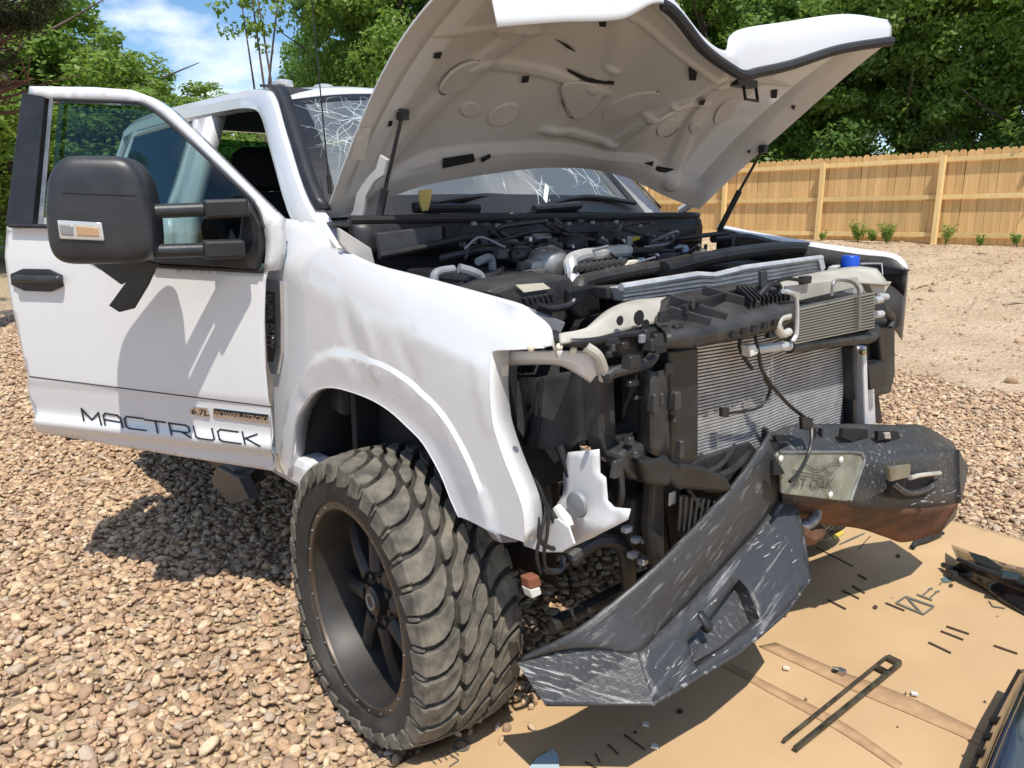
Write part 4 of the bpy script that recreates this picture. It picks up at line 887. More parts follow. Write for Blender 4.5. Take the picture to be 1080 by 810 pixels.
def hrelief(u, v):
    """pressed ribs and pockets of the inner panel; u across, v from the hinges forward"""
    u = (u*10 if u*10 < 4 else (4+(u*10-4)*.667 if u*10 < 7 else u*10-1))/9.0
    e = min(u, 1-u); h = -.022*sstep(e, .035, .075)*sstep(v, .06, .12)*sstep(.97-v, 0, .06)
    def rib(ax, ay, bx, by, w, a): q = segdist((u, v), [(ax, ay), (bx, by)])/w; return .62*a/(1+(q*1.5)**8)
    for sgn in (0, 1):
        f = (lambda q: q) if not sgn else (lambda q: 1-q)
        h += rib(f(.12), .05, f(.30), .95, .030, .018)+rib(f(.30), .95, f(.42), .55, .024, .014)+rib(f(.20), .45, f(.44), .42, .03, .014)+rib(f(.42), .55, f(.44), .18, .022, .014)
        h += rib(f(.08), .62, f(.25), .60, .022, .012)
    h += rib(.43, .18, .57, .18, .03, .016)+rib(.2, .1, .8, .1, .03, .012)+rib(.36, .82, .64, .82, .025, .013)
    return h
hv = [[hs[i][j]+hn(i, j)*hrelief(j/(nc-1), i/(nr-1)) for j in range(nc)] for i in range(nr)]
MB().grid(hv).build('inner_panel', UNDER, hood, smooth=True, hint=(1, 0, -1), ang=60)
ho = [[hs[i][j]-hn(i, j)*(.008+.02*min(1, 8*min(j/(nc-1), 1-j/(nc-1), i/(nr-1)))) for j in range(nc)] for i in range(nr)]
ho.append([p for p in catmull(Gg, 18)])
MB().grid(ho).build('outer_skin', WHITE, hood, smooth=True, solid=.002, hint=(-1, 0, 1), ang=50)
m = MB()
for sgn, j in ((0, 0), (1, nc-1)): m.grid([[hv[i][j] for i in range(nr)], [ho[i][j] for i in range(nr)]])
m.grid([hv[0], ho[0]]); m.build('hem', UNDER, hood, smooth=True)
gN = catmull(Nn, 18); gG = catmull(Gg, 18); gM = [a.lerp(b, .55)+Vector((.008, 0, .004)) for a, b in zip(gN, gG)]
MB().grid(patch([gG, gM, gN], 1, 5)).build('nose_panel', WHITE, hood, smooth=True, solid=.004, hint=(1, 0, .3), ang=60)
m = MB(); m.tube([p+Vector((.0, 0, -.004)) for p in gN[54:]], .016, 8, False); m.build('nose_seal', RUBBER, hood, smooth=True)
def hpt(u, v, e=.004):
    i = min(nr-1, max(0, round(v*(nr-1)))); j = min(nc-1, max(0, round(u*(nc-1)))); return hv[i][j]+hn(i, j)*e, hn(i, j), (hs[min(i+1, nr-1)][j]-hs[max(i-1, 0)][j]).normalized()
def hpix(x, y):
    """nearest grid cell of the hood's underside along a pixel's ray"""
    d = ray(x, y).normalized(); w = HVA-np.array(CAM); k = w@np.array(d); q = np.linalg.norm(w-k[:, None]*np.array(d), axis=1); b_ = int(q.argmin()); i, j = divmod(b_, nc)
    n = hn(i, j); p0 = hv[i][j]; kk = (p0-CAM).dot(n)/d.dot(n); return CAM+d*kk, n
HVA = np.array([tuple(p) for r in hv for p in r])
def hole(px, name='panel_hole', m_=DARK, th=.003):
    P = []; n = None
    c = hpix(sum(p[0] for p in px)/len(px), sum(p[1] for p in px)/len(px))
    for x, y in px: P.append(pP(x, y, c[0]+c[1]*.005, c[1]))
    MB().prism(P, c[1]*th).build(name, m_, hood)
for px in ([(467, 167), (499, 162), (501, 170), (467, 177)], [(507, 167), (517, 162), (517, 166), (508, 171)], [(693, 175), (711, 178), (703, 182), (690, 180)], [(680, 172), (689, 170), (688, 175)],
           [(458, 56), (466, 55), (464, 61), (457, 61)], [(551, 81), (558, 80), (557, 86), (550, 87)], [(739, 106), (744, 105), (742, 110), (737, 110)], [(557, 18), (566, 18), (565, 25), (557, 24)],
           [(631, 17), (640, 17), (639, 28), (632, 27)], [(726, 71), (736, 70), (734, 84), (727, 84)], [(813, 95), (820, 94), (819, 103), (813, 103)], [(410, 128), (414, 127), (413, 132), (409, 133)],
           [(598, 72), (620, 82), (648, 86), (647, 89), (618, 86), (599, 75)], [(586, 41), (600, 48), (607, 54), (598, 50)], [(834, 112), (839, 111), (837, 116)], [(788, 159), (792, 158), (790, 162)]): hole(px)
def shade_line(px, w=.0015):
    P = [];
    for x, y in px:
        p, n = hpix(x, y); P.append(p+n*.001)
    m = MB(); m.tube(P, w, 5); m.build('boss_shade_line', RUBBER, hood, smooth=True)  # dark line painted as the shaded side of a stamped boss
def pad(px, th=.005):
    c = hpix(sum(p[0] for p in px)/len(px), sum(p[1] for p in px)/len(px)); q = smooth_poly(px, 2)
    MB().prism([pP(x, y, c[0]-c[1]*.004, c[1]) for x, y in q], c[1]*(th+.006)).build('stamped_boss', UNDER, hood, smooth=True, bevel=.004, seg=2, ang=30)
for px in ([(464, 99), (462, 88), (480, 68), (505, 60), (508, 72), (492, 92)], [(514, 131), (514, 118), (530, 107), (547, 107), (547, 121), (530, 132)], [(588, 86), (618, 83), (640, 95), (622, 118), (606, 126), (597, 112)], [(632, 128), (640, 108), (670, 96), (698, 93), (690, 108), (660, 124)], [(693, 145), (690, 132), (704, 122), (718, 125), (716, 138)], [(752, 132), (752, 118), (765, 103), (780, 103), (772, 122)],
           [(483, 114), (490, 106), (502, 106), (508, 114), (500, 122), (488, 121)], [(520, 32), (530, 28), (545, 30), (546, 38), (532, 42)], [(725, 130), (736, 127), (738, 138), (728, 140)]): pad(px)
shade_line([(505, 63), (502, 78), (488, 90), (470, 99), (464, 98), (464, 93)]); shade_line([(541, 109), (546, 116), (540, 125), (525, 130), (516, 128)]); shade_line([(637, 95), (625, 112), (612, 122), (600, 123), (592, 105)])
shade_line([(695, 95), (680, 108), (655, 120), (640, 126)]); shade_line([(715, 127), (713, 138), (703, 144), (695, 140)]); shade_line([(777, 105), (765, 125), (755, 130)])
# paper label by the near edge
c0, n0 = hpix(384, 150); MB().prism([pP(x, y, c0+n0*.004, n0) for x, y in [(378, 136), (392, 134), (384, 168), (369, 170)]], n0*.001).build('paper_label', mat('label_paper', (.55, .54, .50), .6, var=.12, vscale=60), hood)
# latch striker
m = MB(); c0, n0 = hpix(783, 85); m.tube([c0+n0*.01, c0+n0*.07+Vector((0, -.02, 0)), c0+n0*.07+Vector((0, .06, .0)), c0+n0*.01+Vector((0, .08, 0))], .006, 8, False); m.box(c0+n0*.01, (.04, .12, .025)); m.build('latch_striker', BLACKP, hood)
# gas struts with their ball joints, hinge arm
for top, bot, nm in (((423, 118), pY(391, 272, -.80), 1), ((804, 155), pY(759, 242, .80), 2)):
    tp, n = hpix(*top); mid = tp.lerp(bot, .52); m = MB(); m.tube([tp+n*.01, mid], .006, 8, False); m.tube([mid, bot], .012, 10, False); m.box(tp+n*.012, (.028, .028, .03)); m.build('gas_strut', BLACKP, T, smooth=True)
    if nm == 1: MB().lathe([(0, 0.0), (.004, .02), (0, .028)], 16, 'z', tp+n*.004).build('strut_washer', STEEL, T, smooth=True)
m = MB(); q = [pY(x, y, -.80) for x, y in [(400, 163), (408, 168), (404, 185), (394, 192), (385, 208), (382, 228), (372, 250), (362, 252), (352, 243), (362, 240), (372, 222), (376, 203), (388, 186), (396, 178)]]; m.prism(q, (0, .012, 0)); m.build('hood_hinge', mat('hinge_paint', (.5, .48, .46), .4, coat=.4), T, bevel=.003)
m = MB(); q = [pY(x, y, .80) for x, y in [(737, 205), (728, 215), (718, 222)]]; m.tube(q, .02, 8); m.build('hood_hinge', UNDER, T, smooth=True)
# ---------------------------------------------------------------- engine bay shell
def slab(px, X, th, name, m_, **k): return MB().prism([pX(x, y, X) for x, y in px], (-th, 0, 0)).build(name, m_, T, **k)
GREYB = mat('grey_bracket', (.22, .23, .25), .5, var=.2)
MB().box((-.47, 0, 1.05), (.03, 1.8, .72)).build('firewall', DARK, T)
m = MB()
for k in range(26): m.box((-.388-.04*abs(-.5+k*.045)/.88, -.5+k*.045, 1.375+.008*math.sin(k)), (.02, .014, .014))
m.build('firewall_bolts', GREYB, T)['kind'] = 'stuff'
for s in (-1, 1):
    MB().box((-.14, s*.80, .90), (.64, .03, .46)).build('inner_apron', DARK, T)
    MB().lathe([(0, .14), (.05, .13), (.16, .10), (.17, .0)], 20, 'z', (-.12, s*.66, .95)).build('strut_tower', BLACKP, T, smooth=True)
# dark liner of the wheel well
m = MB(); q = []
for a in np.linspace(.42, math.pi+.3, 14): q.append((-.24+.56*math.cos(a), .56+.56*math.sin(a)))
m.grid([[Vector((x, -.93, z)) for x, z in q], [Vector((x, -.60, z)) for x, z in q]])
m.grid([[Vector((-.80, -.60, .4)), Vector((.15, -.60, .4))], [Vector((-.80, -.60, 1.12)), Vector((.15, -.60, 1.12))]])
m.build('wheel_liner', DARK, T, smooth=True, solid=.008)
# panels and ribs on the face of the cowl and the near bulkhead
COWG = mat('cowl_grey', (.045, .047, .052), .5, var=.3, vscale=12)
slab([(398, 246), (466, 238), (468, 258), (402, 268)], -.385, .02, 'bulkhead_panel', COWG, bevel=.004)
slab([(470, 239), (488, 238), (488, 250), (471, 252)], -.38, .02, 'bulkhead_vent', DARK, bevel=.002)
for k in range(16):
    x = 500+k*12.5; y = 236-3*math.sin(k*.2)+(k % 3)*1.5; MB().box(pX(x, y, -.378), (.012, .018+.012*(k % 2), .012)).build('cowl_clip', COWG if k % 2 else GREYB, T, bevel=.002, seg=1)
MB().tube([pX(400, 270, -.35), pX(440, 262, -.36), pX(500, 250, -.37), pX(560, 246, -.375), pX(640, 244, -.375)], .010, 8).build('bulkhead_seal', RUBBER, T, smooth=True)
slab([(358, 240), (392, 262), (396, 279), (378, 276), (360, 258)], -.42, .02, 'hinge_bracket', mat('hinge_paint', (.5, .48, .46), .4, coat=.4), bevel=.004)
# engine
MB().box((-.12, 0, .95), (.62, .70, .42)).build('engine_block', DUSTP, T, bevel=.03)
rr = random.Random(11)
def eng(px, X, th, name, m_, bevel=.006, dirv=None):
    P = [pX(x, y, X) for x, y in px]; return MB().prism(P, dirv or Vector((-th, 0, 0))).build(name, m_, T, bevel=bevel)
def etube(px, r, name, m_, n=10):
    P = [pX(x, y, X) for x, y, X in px]; return MB().tube(P, r, n).build(name, m_, T, smooth=True)
# fuse box with grey brackets, near side
MB().box((-.22, -.62, 1.22), (.34, .26, .18)).build('fuse_box', BLACKP, T, bevel=.015)
MB().box((-.28, -.42, 1.24), (.3, .14, .14)).build('battery', BLACKP, T, bevel=.012)
etube([(458, 300, -.05), (460, 288, -.05), (478, 284, -.06)], .012, 'box_clip', GREYB); etube([(484, 283, -.06), (498, 287, -.05), (507, 293, -.05), (508, 308, -.03)], .014, 'box_clip', GREYB)
etube([(504, 276, -.15), (517, 272, -.17), (520, 287, -.17)], .012, 'box_clip', GREYB)
etube([(534, 302, .0), (540, 296, -.02), (550, 296, -.03), (553, 302, -.03)], .011, 'red_hose_clip', RED); etube([(511, 313, .02), (515, 309, .0), (519, 311, 0)], .011, 'red_hose_clip', RED)
# coil of hoses and pumps in the middle
for k in range(22):
    x = rr.uniform(525, 640); y = rr.uniform(250, 285); X = -.38+(y-245)/50*.35; p = pX(x, y, X)
    mm = rr.choice((BLACKP, BLACKP, DUSTP, BLACKP, RUBBER, ALUD))
    if rr.random() < .55: rbox(p, (Vector((1, 0, 0)), Vector((0, 1, 0)), ZU), (rr.uniform(.05, .1), rr.uniform(.05, .12), rr.uniform(.04, .09)), rr.choice((2.2, 3, 5)), 8).build('engine_fitting', mm, T, smooth=True)
    else: MB().tube([p, p+Vector((rr.uniform(-.05, .1), rr.uniform(-.1, .1), rr.uniform(-.01, .05))), p+Vector((rr.uniform(-.1, .1), rr.uniform(-.2, .2), rr.uniform(-.05, .0)))], rr.uniform(.008, .018), 8).build('engine_hose', mm, T, smooth=True)
rbox(pX(578, 280, -.12), (Vector((1, 0, 0)), Vector((0, 1, 0)), ZU), (.13, .13, .12), 2.4, 12).build('alternator', ALUD, T, smooth=True)
etube([(573, 268, -.1), (582, 263, -.12), (590, 272, -.1)], .013, 'silver_elbow', ALU)
# intake pipes
etube([(603, 290, 0), (602, 276, -.02), (612, 270, -.06), (640, 266, -.12), (662, 264, -.16)], .021, 'intake_pipe', ALU)
etube([(604, 308, .03), (605, 296, .02), (604, 288, .0)], .02, 'intake_pipe', ALU)
etube([(630, 255, -.2), (650, 263, -.16), (680, 265, -.18), (700, 263, -.22)], .014, 'coolant_pipe', BLACKP)
etube([(612, 328, .12), (611, 302, .1), (622, 295, .08), (660, 287, .05), (700, 280, .02), (735, 272, .0), (742, 267, .0)], .022, 'coolant_hose', DUSTP)
etube([(700, 284, .06), (760, 270, .03), (820, 262, .02), (850, 262, .02)], .026, 'charge_hose', BLACKP)
etube([(752, 252, -.15), (780, 250, -.15), (800, 253, -.13), (830, 262, -.05)], .016, 'heater_hose', BLACKP)
etube([(772, 268, -.1), (772, 256, -.13), (773, 248, -.15)], .012, 'heater_hose', BLACKP)
for k in range(9): etube([(607+k*6, 284-k*.6, .03), (612+k*6, 279-k*.6, -.03)], .009, 'cover_rib', DUSTP, 6)
eng([(640, 279), (658, 276), (659, 281), (641, 284)], -.05, .03, 'cover_label', CREAM, .002); eng([(663, 276), (674, 274), (671, 279), (661, 280)], -.05, .03, 'cover_label', CREAM, .002)
eng([(664, 252), (675, 249), (676, 252), (666, 256)], -.35, .02, 'yellow_dipstick', YEL, .003)
MB().box((-.2, .1, 1.17), (.4, .55, .1)).build('engine_cover', BLACKP, T, bevel=.02)
MB().box((-.15, .62, 1.2), (.5, .3, .16)).build('washer_bottle', BLACKP, T, bevel=.02)
MB().box((-.28, .52, 1.27), (.18, .2, .1)).build('coolant_tank', GREYB, T, bevel=.02)
eng([(718, 262), (725, 258), (728, 264), (722, 268)], -.2, .04, 'coolant_cap', mat('pale_blue', (.35, .45, .6), .4), .003)
# lids, cables and small bright bits between the near fender and the engine
MB().prism([pZ(x, y, 1.285) for x, y in [(436, 283), (500, 270), (524, 284), (512, 306), (470, 297)]], (0, 0, -.03)).build('fuse_box_lid', BLACKP, T, bevel=.008)
MB().prism([pZ(x, y, 1.325) for x, y in [(405, 262), (455, 252), (480, 260), (432, 276)]], (0, 0, -.05)).build('relay_lid', BLACKP, T, bevel=.008)
for k in range(6): MB().beam(pZ(452+k*9, 284-k*1.6, 1.30), pZ(463+k*9, 291-k*1.6, 1.30), .008, .012).build('lid_rib', DUSTP, T)
r2 = random.Random(23)
for k in range(30):
    x = r2.uniform(520, 720); y = r2.uniform(250, 278)-(x-430)*.012; X = -.34+(y-245)/45*.3; n_ = r2.choice((2, 3)); P = [pX(x, y, X)]
    for q in range(n_): P.append(P[-1]+Vector((r2.uniform(-.1, .12), r2.uniform(-.16, .16), r2.uniform(-.04, .05))))
    MB().tube(P, r2.choice((.004, .005, .007, .009)), 7).build('engine_cable', r2.choice((WIRE, WIRE, RUBBER, BLACKP, DUSTP, GREYB)), T, smooth=True)
for k in range(26):
    x = r2.uniform(520, 700); y = r2.uniform(252, 285)-(x-520)*.02; X = -.32+(y-250)/45*.32; p = pX(x, y, X)
    MB().box(p, (r2.uniform(.012, .04), r2.uniform(.012, .05), r2.uniform(.01, .035)), taper=r2.uniform(.6, 1)).build('engine_clip', r2.choice((BLACKP, DUSTP, DUSTP, ALUD, ALU, GREYB, STEEL)), T, bevel=.003)
# air box in the near corner
eng([(515, 308), (545, 297), (600, 290), (609, 300), (606, 330), (585, 352), (560, 343), (540, 325)], .12, .16, 'air_box', DUSTP, .012)
MB().prism([pX(543, 301, .125), pX(572, 299, .125), pX(580, 305, .125), pX(552, 309, .125)], (.003, 0, .002)).build('warning_label', CREAM, T)
for k in range(6): MB().beam(pX(553+k*5.5, 314-k*.8, .14), pX(556+k*5.5, 322-k*.8, .14), .012, .012).build('air_box_rib', BLACKP, T)
eng([(556, 323), (597, 340), (592, 352), (578, 352)], .17, .03, 'air_box_lid', GREYB, .004)
etube([(566, 322, .17), (580, 326, .17), (600, 322, .17), (606, 317, .17)], .010, 'air_box_hose', BLACKP)
eng([(600, 305), (632, 300), (634, 330), (612, 338), (600, 325)], .14, .1, 'hose_junction', BLACKP, .008)
eng([(640, 303), (661, 301), (662, 314), (641, 316)], .22, .05, 'hose_junction', DUSTP, .004)
# ---------------------------------------------------------------- cooling pack
# intercooler top seen over the core support
ic = slab([(655, 304), (735, 291), (752, 292), (785, 284), (864, 273), (866, 284), (790, 300), (740, 315), (660, 318)], .26, .05, 'intercooler', ALU, bevel=.003)
m = MB()
for k in range(4): m.tube([pX(657, 305+k*4, .263), pX(740, 293+k*4.4, .263), pX(752, 293+k*4.4, .263), pX(864, 275+k*3.4, .263)], .0035, 5, False)
m.build('intercooler_tubes', ALUD, ic)
m = MB(); m.tube([pX(655, 303, .26), pX(735, 290, .26), pX(753, 291, .26), pX(785, 283, .26), pX(866, 272, .26)], .011, 8, False); m.build('intercooler_rail', ALU, ic, smooth=True)
MB().beam(pX(863, 272, .26), pX(866, 285, .26), .02, .03).build('intercooler_end', ALU, ic)
# pale pressed core support across the front
cs = [[(588, 358, .42), (612, 350, .42), (640, 327, .40), (665, 317, .36), (690, 314, .34), (725, 311, .32)], [(592, 362, .46), (630, 357, .46), (660, 348, .45), (690, 341, .44), (720, 335, .42), (740, 326, .40)]]
g = [[pX(*q) for q in r] for r in cs]; g = [g[0], [a.lerp(b, .5)+Vector((0, 0, .018)) for a, b in zip(*g)], g[1]]
csup = MB().grid(patch(g, 5, 5)).build('core_support', ECOAT, T, smooth=True, solid=.006, hint=(0, 0, 1))
for (x, y, r) in ((673, 335, .017), (653, 338, .010), (680, 343, .013)):
    c = pX(x, y, .462); MB().lathe([(0, 0), (0, r), (.003, r+.002), (.003, 0)], 14, 'x', c).build('support_hole', DARK, csup)
far = [[(800, 300, .33), (850, 289, .34), (900, 281, .36), (925, 283, .40)], [(800, 313, .44), (850, 303, .45), (900, 298, .46), (938, 300, .47)]]
g = [[pX(*q) for q in r] for r in far]; MB().grid(patch(g, 5, 5)).build('support_panel', ECOAT, csup, smooth=True, solid=.006, hint=(0, 0, 1))
eng([(829, 302), (905, 291), (907, 303), (846, 317), (829, 318)], .47, .01, 'support_face', ECOAT, .004)
eng([(917, 300), (941, 297), (930, 314), (921, 308)], .45, .03, 'support_bracket', ECOAT, .003)
m = MB(); m.tube([pX(x, y, .48) for x, y in [(818, 302), (822, 296), (832, 294), (852, 297)]], .006, 6); m.build('release_cable', WIRE, T, smooth=True)
eng([(848, 292), (857, 291), (856, 299), (848, 300)], .485, .02, 'latch_box', BLACKP, .003)
# condenser: frame and fins
CX = .44
def cpt(x, y): return pX(x, y, CX)
co = slab([(728, 350), (832, 322), (897, 345), (897, 452), (880, 462), (725, 500)], CX-.01, .03, 'condenser', mat('condenser_core', (.05, .05, .05), .7), bevel=0)
m = MB(); z0 = .735; z1 = 1.20; ys0, ys1 = -.42, .49; k = 0; zz = z0
while zz < z1:
    w = .004*math.sin(zz*40)
    q = [Vector((CX+.006+.008*math.sin(yy*7+zz*3)*(1 if yy < 0 else .3), yy, zz+.006*math.sin(yy*5+zz*4)*(1 if yy < .05 else 0))) for yy in np.linspace(ys0, ys1, 12)]
    m.grid([q, [p+Vector((.002, 0, .006)) for p in q], [p+Vector((-.002, 0, .0066)) for p in q]]); zz += .0098; k += 1
fins = m.build('condenser_fins', ALU, co, smooth=False); fins['kind'] = 'stuff'
MB().box((CX-.06, .03, .86), (.08, .96, .62)).build('radiator', mat('condenser_core', (.05, .05, .05), .7), T)
MB().beam(pX(897, 345, CX+.01), pX(897, 455, CX+.01), .035, .03).build('condenser_tank', BLACKP, co, bevel=.005)
MB().beam(pX(905, 365, CX), pX(908, 448, CX), .05, .03).build('support_column', WHITE, T, bevel=.006)
MB().beam(pX(893, 365, CX+.02), pX(896, 420, CX+.02), .05, .02).build('side_baffle', RUBBER, T, bevel=.004)
# oil cooler across the upper front
oc = slab([(838, 328), (922, 309), (922, 345), (838, 362)], .52, .035, 'oil_cooler', mat('cooler_core', (.12, .12, .11), .6, .3), bevel=.002)
m = MB(); a, b, c, d = pX(838, 328, .522), pX(922, 309, .522), pX(922, 345, .522), pX(838, 362, .522)
for k in range(13):
    t = k/12; m.beam(a.lerp(d, t), b.lerp(c, t), .006, .0035)
m.build('cooler_fins', mat('khaki_fins', (.34, .33, .28), .45, .5), oc)
m = MB(); m.tube([pX(x, y, .54) for x, y in [(836, 360), (840, 350), (840, 318), (836, 310), (826, 307)]], .007, 8); m.build('cooler_hoop', ALU, oc, smooth=True)
m = MB(); m.tube([pX(x, y, .535) for x, y in [(906, 347), (906, 310), (902, 300), (893, 296), (880, 297), (877, 312)]], .005, 8); m.build('cooler_hoop', ALUD, oc, smooth=True)
m = MB(); m.tube([pX(x, y, .545) for x, y in [(831, 333), (822, 336), (820, 345), (825, 352), (832, 350)]], .012, 10); m.build('cooler_fitting', mat('pale_casting', (.6, .58, .52), .45, .3), oc, smooth=True)
for y0, x0 in ((317, 922), (332, 923)): MB().tube([pX(x0, y0, .5), pX(x0+7, y0-1, .5)], .012, 10, False).build('cooler_port', ALU, oc, smooth=True)
etube([(832, 366, .5), (870, 361, .5), (905, 357, .5), (917, 356, .5), (922, 349, .49), (918, 343, .47)], .020, 'cooler_hose', DUSTP)
etube([(790, 370, .51), (808, 367, .51), (832, 365, .51)], .014, 'cooler_line', ALU)
eng([(790, 365), (797, 363), (800, 373), (792, 377)], .53, .03, 'line_fitting', WCON, .003)
# hanging harness in front of the condenser
etube([(786, 345, .5), (780, 365, .5), (790, 385, .5), (793, 388, .5)], .006, 'harness', WIRE, 6)
etube([(795, 345, .52), (800, 372, .52), (806, 395, .52), (830, 425, .53), (853, 445, .55), (856, 462, .57), (852, 480, .58), (843, 497, .6), (833, 508, .61)], .0055, 'harness', WIRE, 6)
etube([(806, 400, .52), (812, 412, .51), (800, 430, .5), (768, 436, .49)], .0045, 'harness', WIRE, 6)
eng([(846, 440), (858, 441), (857, 455), (847, 453)], .56, .012, 'harness_plug', BLACKP, .002)
eng([(762, 430), (770, 430), (769, 440), (762, 440)], .5, .012, 'harness_plug', BLACKP, .002)
# upper grille shroud of black plastic
def loft(rows, name, m_, **k):
    return MB().grid(patch([[pX(*q) for q in r] for r in rows], 4, 4)).build(name, m_, T, smooth=True, solid=.005, ang=40, **k)
loft([[(690, 330, .40), (703, 313, .38), (745, 304, .38), (790, 299, .40), (815, 301, .42)], [(692, 340, .46), (720, 330, .46), (765, 322, .47), (805, 314, .48), (835, 312, .48)], [(703, 352, .54), (735, 349, .55), (780, 340, .55), (815, 331, .55), (838, 322, .55)], [(703, 368, .545), (738, 366, .55), (782, 357, .55), (815, 349, .55), (838, 338, .55)]], 'grille_shroud', DUSTP, hint=(0, 0, 1))
for k in range(10): MB().beam(pX(776+k*5, 306+k*.6, .45), pX(792+k*4.5, 322-k*.5, .52), .004, .035, (0, 0, 1)).build('shroud_rib', BLACKP, T)
for a, b in (((705, 318, .42), (765, 338, .53)), ((720, 330, .48), (775, 312, .44)), ((695, 338, .46), (760, 318, .44)), ((740, 308, .40), (800, 325, .52)), ((703, 330, .46), (748, 343, .54))): MB().beam(pX(*a), pX(*b), .012, .04).build('shroud_rib', BLACKP, T, bevel=.003)
for k in range(5): MB().box(pX(773+k*11, 352-k*3, .556), (.01, .022, .018)).build('shroud_slot', DARK, T)
MB().beam(pX(806, 318, .5), pX(804, 286, .48), .02, .018).build('shroud_post', BLACKP, T, bevel=.003)
etube([(800, 312, .5), (812, 300, .5), (822, 302, .5), (820, 316, .5)], .008, 'shroud_loop', BLACKP)
r3 = random.Random(31)
for k in range(34):
    x = r3.uniform(640, 835); y = 372-(x-640)*.13+r3.uniform(-22, 4) if r3.random() < .6 else 318-(x-640)*.06+r3.uniform(-4, 22)
    if x < 690: y = r3.uniform(352, 384)
    X = .47+(y-310)/60*.09; p = pX(x, y, min(.565, X))
    MB().box(p, (r3.uniform(.01, .03), r3.uniform(.008, .045), r3.uniform(.008, .03)), taper=r3.uniform(.6, 1)).build('shroud_clip', r3.choice((BLACKP, BLACKP, DUSTP, DARK, GREYB)), T, bevel=.002, seg=1)
for k in range(14):
    x = r3.uniform(640, 720); y = r3.uniform(380, 510); X = .5+r3.uniform(0, .05); p = pX(x, y, X)
    MB().box(p, (r3.uniform(.01, .03), r3.uniform(.008, .04), r3.uniform(.008, .05)), taper=r3.uniform(.6, 1)).build('carrier_clip', r3.choice((BLACKP, DUSTP, DUSTP)), T, bevel=.003, seg=1)
# headlamp carrier: black frame with window, near side
fr_ = lambda px, X, th, nm, m_, bv=.006: slab(px, X, th, nm, m_, bevel=bv)
def px_ring(outer, inner, X, th, name, m_):
    o = [(p.y, p.z) for p in (pX(x, y, X) for x, y in outer)]; i = [(p.y, p.z) for p in (pX(x, y, X) for x, y in inner)]
    return panel(o, lambda a, b: (X, a, b), .03, holes=[i]).build(name, m_, T, solid=th, hint=(1, 0, 0), bevel=.004)
px_ring([(631, 397), (640, 390), (682, 383), (686, 388), (686, 478), (650, 487), (640, 482), (633, 462)], [(648, 400), (658, 396), (672, 394), (672, 455), (650, 462)], .47, .05, 'lamp_carrier', DUSTP)
slab([(648, 452), (672, 445), (672, 457), (650, 464)], .44, .03, 'carrier_floor', DUSTP, bevel=.003)
slab([(644, 395), (676, 385), (676, 465), (644, 470)], .37, .01, 'carrier_back', DARK)
etube([(636, 400, .49), (650, 392, .50), (675, 386, .51), (684, 382, .51), (690, 374, .50)], .014, 'carrier_rail', DUSTP)
loft([[(672, 385, .49), (690, 392, .54), (704, 388, .50), (710, 380, .47)], [(672, 430, .49), (690, 432, .55), (704, 430, .50), (712, 430, .47)], [(672, 470, .49), (690, 480, .55), (704, 482, .51), (712, 485, .47)]], 'carrier_duct', DUSTP, hint=(1, 0, 0))
slab([(705, 370), (737, 366), (737, 495), (708, 488)], .50, .05, 'grille_upright', BLACKP, bevel=.006)
slab([(640, 352), (700, 348), (700, 372), (690, 384), (642, 378)], .44, .08, 'shroud_corner', BLACKP, bevel=.01)
slab([(690, 345), (712, 350), (712, 372), (692, 376)], .48, .05, 'shroud_corner', BLACKP, bevel=.006)
slab([(655, 480), (668, 470), (690, 468), (700, 478), (700, 500), (690, 512), (668, 506), (657, 494)], .52, .06, 'lower_shroud', DUSTP, bevel=.012)
slab([(676, 486), (706, 480), (712, 500), (706, 514), (684, 512)], .55, .05, 'lower_shroud', BLACKP, bevel=.01)
slab([(700, 486), (742, 492), (768, 503), (775, 520), (715, 516), (704, 505)], .53, .05, 'lower_shroud', BLACKP, bevel=.01)
slab([(690, 500), (702, 497), (702, 590), (694, 600), (686, 560)], .45, .04, 'damper_tube', DUSTP, bevel=.012)
slab([(655, 505), (690, 508), (690, 540), (658, 535)], .36, .04, 'dark_bracket', BLACKP, bevel=.006)
slab([(720, 522), (765, 528), (755, 550), (730, 585), (716, 560)], .50, .012, 'mesh_baffle', BLACKP, bevel=.003)
for k in range(7): etube([(718+k*6, 523+k*.8, .512), (716+k*5, 558+k*1.2, .512)], .0035, 'baffle_rib', DUSTP, 5)
for (x0, y0, x1, y1, r_) in ((700, 505, 740, 480, .006), (742, 500, 775, 470, .007), (748, 505, 790, 478, .010), (725, 515, 745, 545, .006), (655, 500, 650, 540, .008)): etube([(x0, y0, .5), ((x0+x1)/2+3, (y0+y1)/2+4, .51), (x1, y1, .49)], r_, 'lower_hose', RUBBER, 7)
slab([(737, 485), (790, 465), (800, 475), (780, 520), (745, 520), (735, 500)], .46, .04, 'lower_baffle', DUSTP, bevel=.006)
slab([(700, 510), (760, 520), (740, 575), (712, 600), (700, 580)], .42, .05, 'lower_baffle', DUSTP, bevel=.006)
slab([(652, 500), (720, 505), (735, 560), (720, 610), (650, 560)], .30, .05, 'cross_member', DARK)
